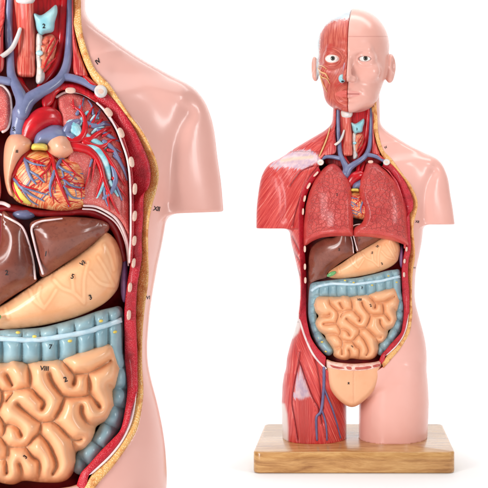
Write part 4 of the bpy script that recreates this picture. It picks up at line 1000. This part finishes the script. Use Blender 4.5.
# ------------------------------------------------------------------ write both models
def rounded_board(name, x0, x1, y0, y1, z0, z1, r, bev, parent):
    V = []; F = []; P = []
    for cx, cy, a0 in ((x1-r, y1-r, 0), (x0+r, y1-r, 90), (x0+r, y0+r, 180), (x1-r, y0+r, 270)):
        for k in range(7):
            a = math.radians(a0+15*k); P.append((cx, cy, math.cos(a), math.sin(a)))
    lv = [(z0, bev), (z0+bev*0.3, bev*0.3), (z0+bev, 0), (z1-bev, 0), (z1-bev*0.3, bev*0.3), (z1, bev)]
    for z, ins in lv:
        for cx, cy, c, s_ in P: V.append((cx+(r-ins)*c, cy+(r-ins)*s_, z))
    n = len(P)
    for i in range(len(lv)-1):
        for k in range(n): F.append((i*n+k, i*n+(k+1) % n, (i+1)*n+(k+1) % n, (i+1)*n+k))
    F.append(tuple(range(n))[::-1]); F.append(tuple((len(lv)-1)*n+k for k in range(n)))
    o = link_mesh(name, A(V), F, MT['wood'], parent, smooth=False)
    for p in o.data.polygons: p.use_smooth = len(p.vertices) == 4
    o.data.set_sharp_from_angle(angle=math.radians(50))
    return o

def build(which, fn, root):
    keys = {}
    for p in PARTS:
        if which not in p['which']: continue
        par = keys.get(p['up'], root) if p['up'] else root
        V = fn(p['V']); F = p['F']
        o = link_mesh(p['name'], V, [tuple(int(i) for i in f) for f in F], p['mat'], par, p['attrs'], p['smooth'])
        if p['label']: o['label'] = p['label']
        if p['key']: keys[p['key']] = o
    return keys

small = bpy.data.objects.new('anatomical_model', None); COL.objects.link(small)
small.location = ((353-PPX)*S, 0, 0)
small['label'] = 'complete anatomical torso with head and red whole lungs on its wooden base'; small['category'] = 'anatomical model'
small['group'] = 'anatomical torso models'
build('S', to_small, small)
hw_ = 188.8/2
rounded_board('wooden_base', (-hw_+0.8)*S, (hw_+0.8)*S, -75*S, 75*S, 0, BT*S, 7*S, 1.6*S, small)

near = bpy.data.objects.new('anatomical_model', None); COL.objects.link(near)
near.location = (ROOT_L[0]*S, (ROOT_L[1]-D0)*S, 0); near.rotation_euler = (0, 0, TH)
near['label'] = 'close-up anatomical torso cropped by the left edge, its lung cut open around the bare heart'; near['category'] = 'anatomical model'
near['group'] = 'anatomical torso models'
build('N', to_near, near)
legs = to_near(A([(314, 437+.0, 0), (394, 437, 0), (314, PPY+(437-PPY)*D0/(D0-35), 35), (394, PPY+(437-PPY)*D0/(D0-35), 35)]))
ztop = float(legs[:, 2].max())+0.002
rounded_board('wooden_base', -(hw_+2)*S, (hw_+2)*S, -75*S, 75*S, 0, ztop, 7*S, 1.6*S, near)

# ------------------------------------------------------------------ table top sweeping up into a backdrop
pr = [(-3.2, 0.0), (1.0, 0.0)]+[(1.0+0.6*math.sin(a), 0.6-0.6*math.cos(a)) for a in np.linspace(0.15, math.pi/2, 10)]+[(1.6, 3.2)]
V = []; F = []
for y_, z_ in pr: V += [(-3.5, y_, z_-0.0005), (3.5, y_, z_-0.0005)]
for i in range(len(pr)-1): F.append((2*i, 2*i+1, 2*i+3, 2*i+2))
ob = link_mesh('table_surface', A(V), F, MT['white'], None); ob['kind'] = 'structure'

# ------------------------------------------------------------------ lamps
def area(name, loc, tgt, power, sx, sy, col=(1, 1, 1)):
    l = bpy.data.lights.new(name, 'AREA'); l.shape = 'RECTANGLE'; l.size = sx; l.size_y = sy; l.energy = power; l.color = col
    o = bpy.data.objects.new(name, l); COL.objects.link(o); o.location = loc
    o.rotation_euler = (Vector(tgt)-Vector(loc)).to_track_quat('-Z', 'Y').to_euler(); return o
area('softbox_left', (-2.0, -2.6, 1.5), (-0.1, -0.4, 0.45), 31, 0.6, 1.3, (1, 0.985, 0.965))
area('softbox_right', (2.0, -1.7, 1.2), (0.1, -0.2, 0.45), 21, 0.4, 1.3)
area('added_near_fill', (-1.5, -2.9, 0.75), (-0.28, -1.15, 0.5), 34, 0.5, 1.0)  # extra fill lamp, added only to brighten the near model
area('softbox_top', (0, -0.5, 2.4), (0, -0.2, 0), 12, 1.8, 1.4)
area('backdrop_lamp', (0, 0.5, 2.6), (0, 1.7, 0.5), 40, 3.0, 0.6)
w = bpy.data.worlds.new('World'); scene.world = w; w.use_nodes = True
w.node_tree.nodes['Background'].inputs[0].default_value = (1, 1, 1, 1); w.node_tree.nodes['Background'].inputs[1].default_value = 0.34

# ------------------------------------------------------------------ camera
cam = bpy.data.cameras.new('Camera'); co = bpy.data.objects.new('Camera', cam); COL.objects.link(co)
co.location = (0, -D0*S, (TOPY+BT-PPY)*S); co.rotation_euler = (math.radians(90), 0, 0)
cam.sensor_width = 36; cam.lens = 36*D0/488.0
cam.shift_x = -(PPX-244)/488.0; cam.shift_y = -(244-PPY)/488.0
cam.clip_end = 50; cam.clip_start = 0.05
scene.camera = co
scene.view_settings.view_transform = 'Standard'; scene.view_settings.look = 'None'; scene.view_settings.gamma = 1; scene.view_settings.exposure = 0
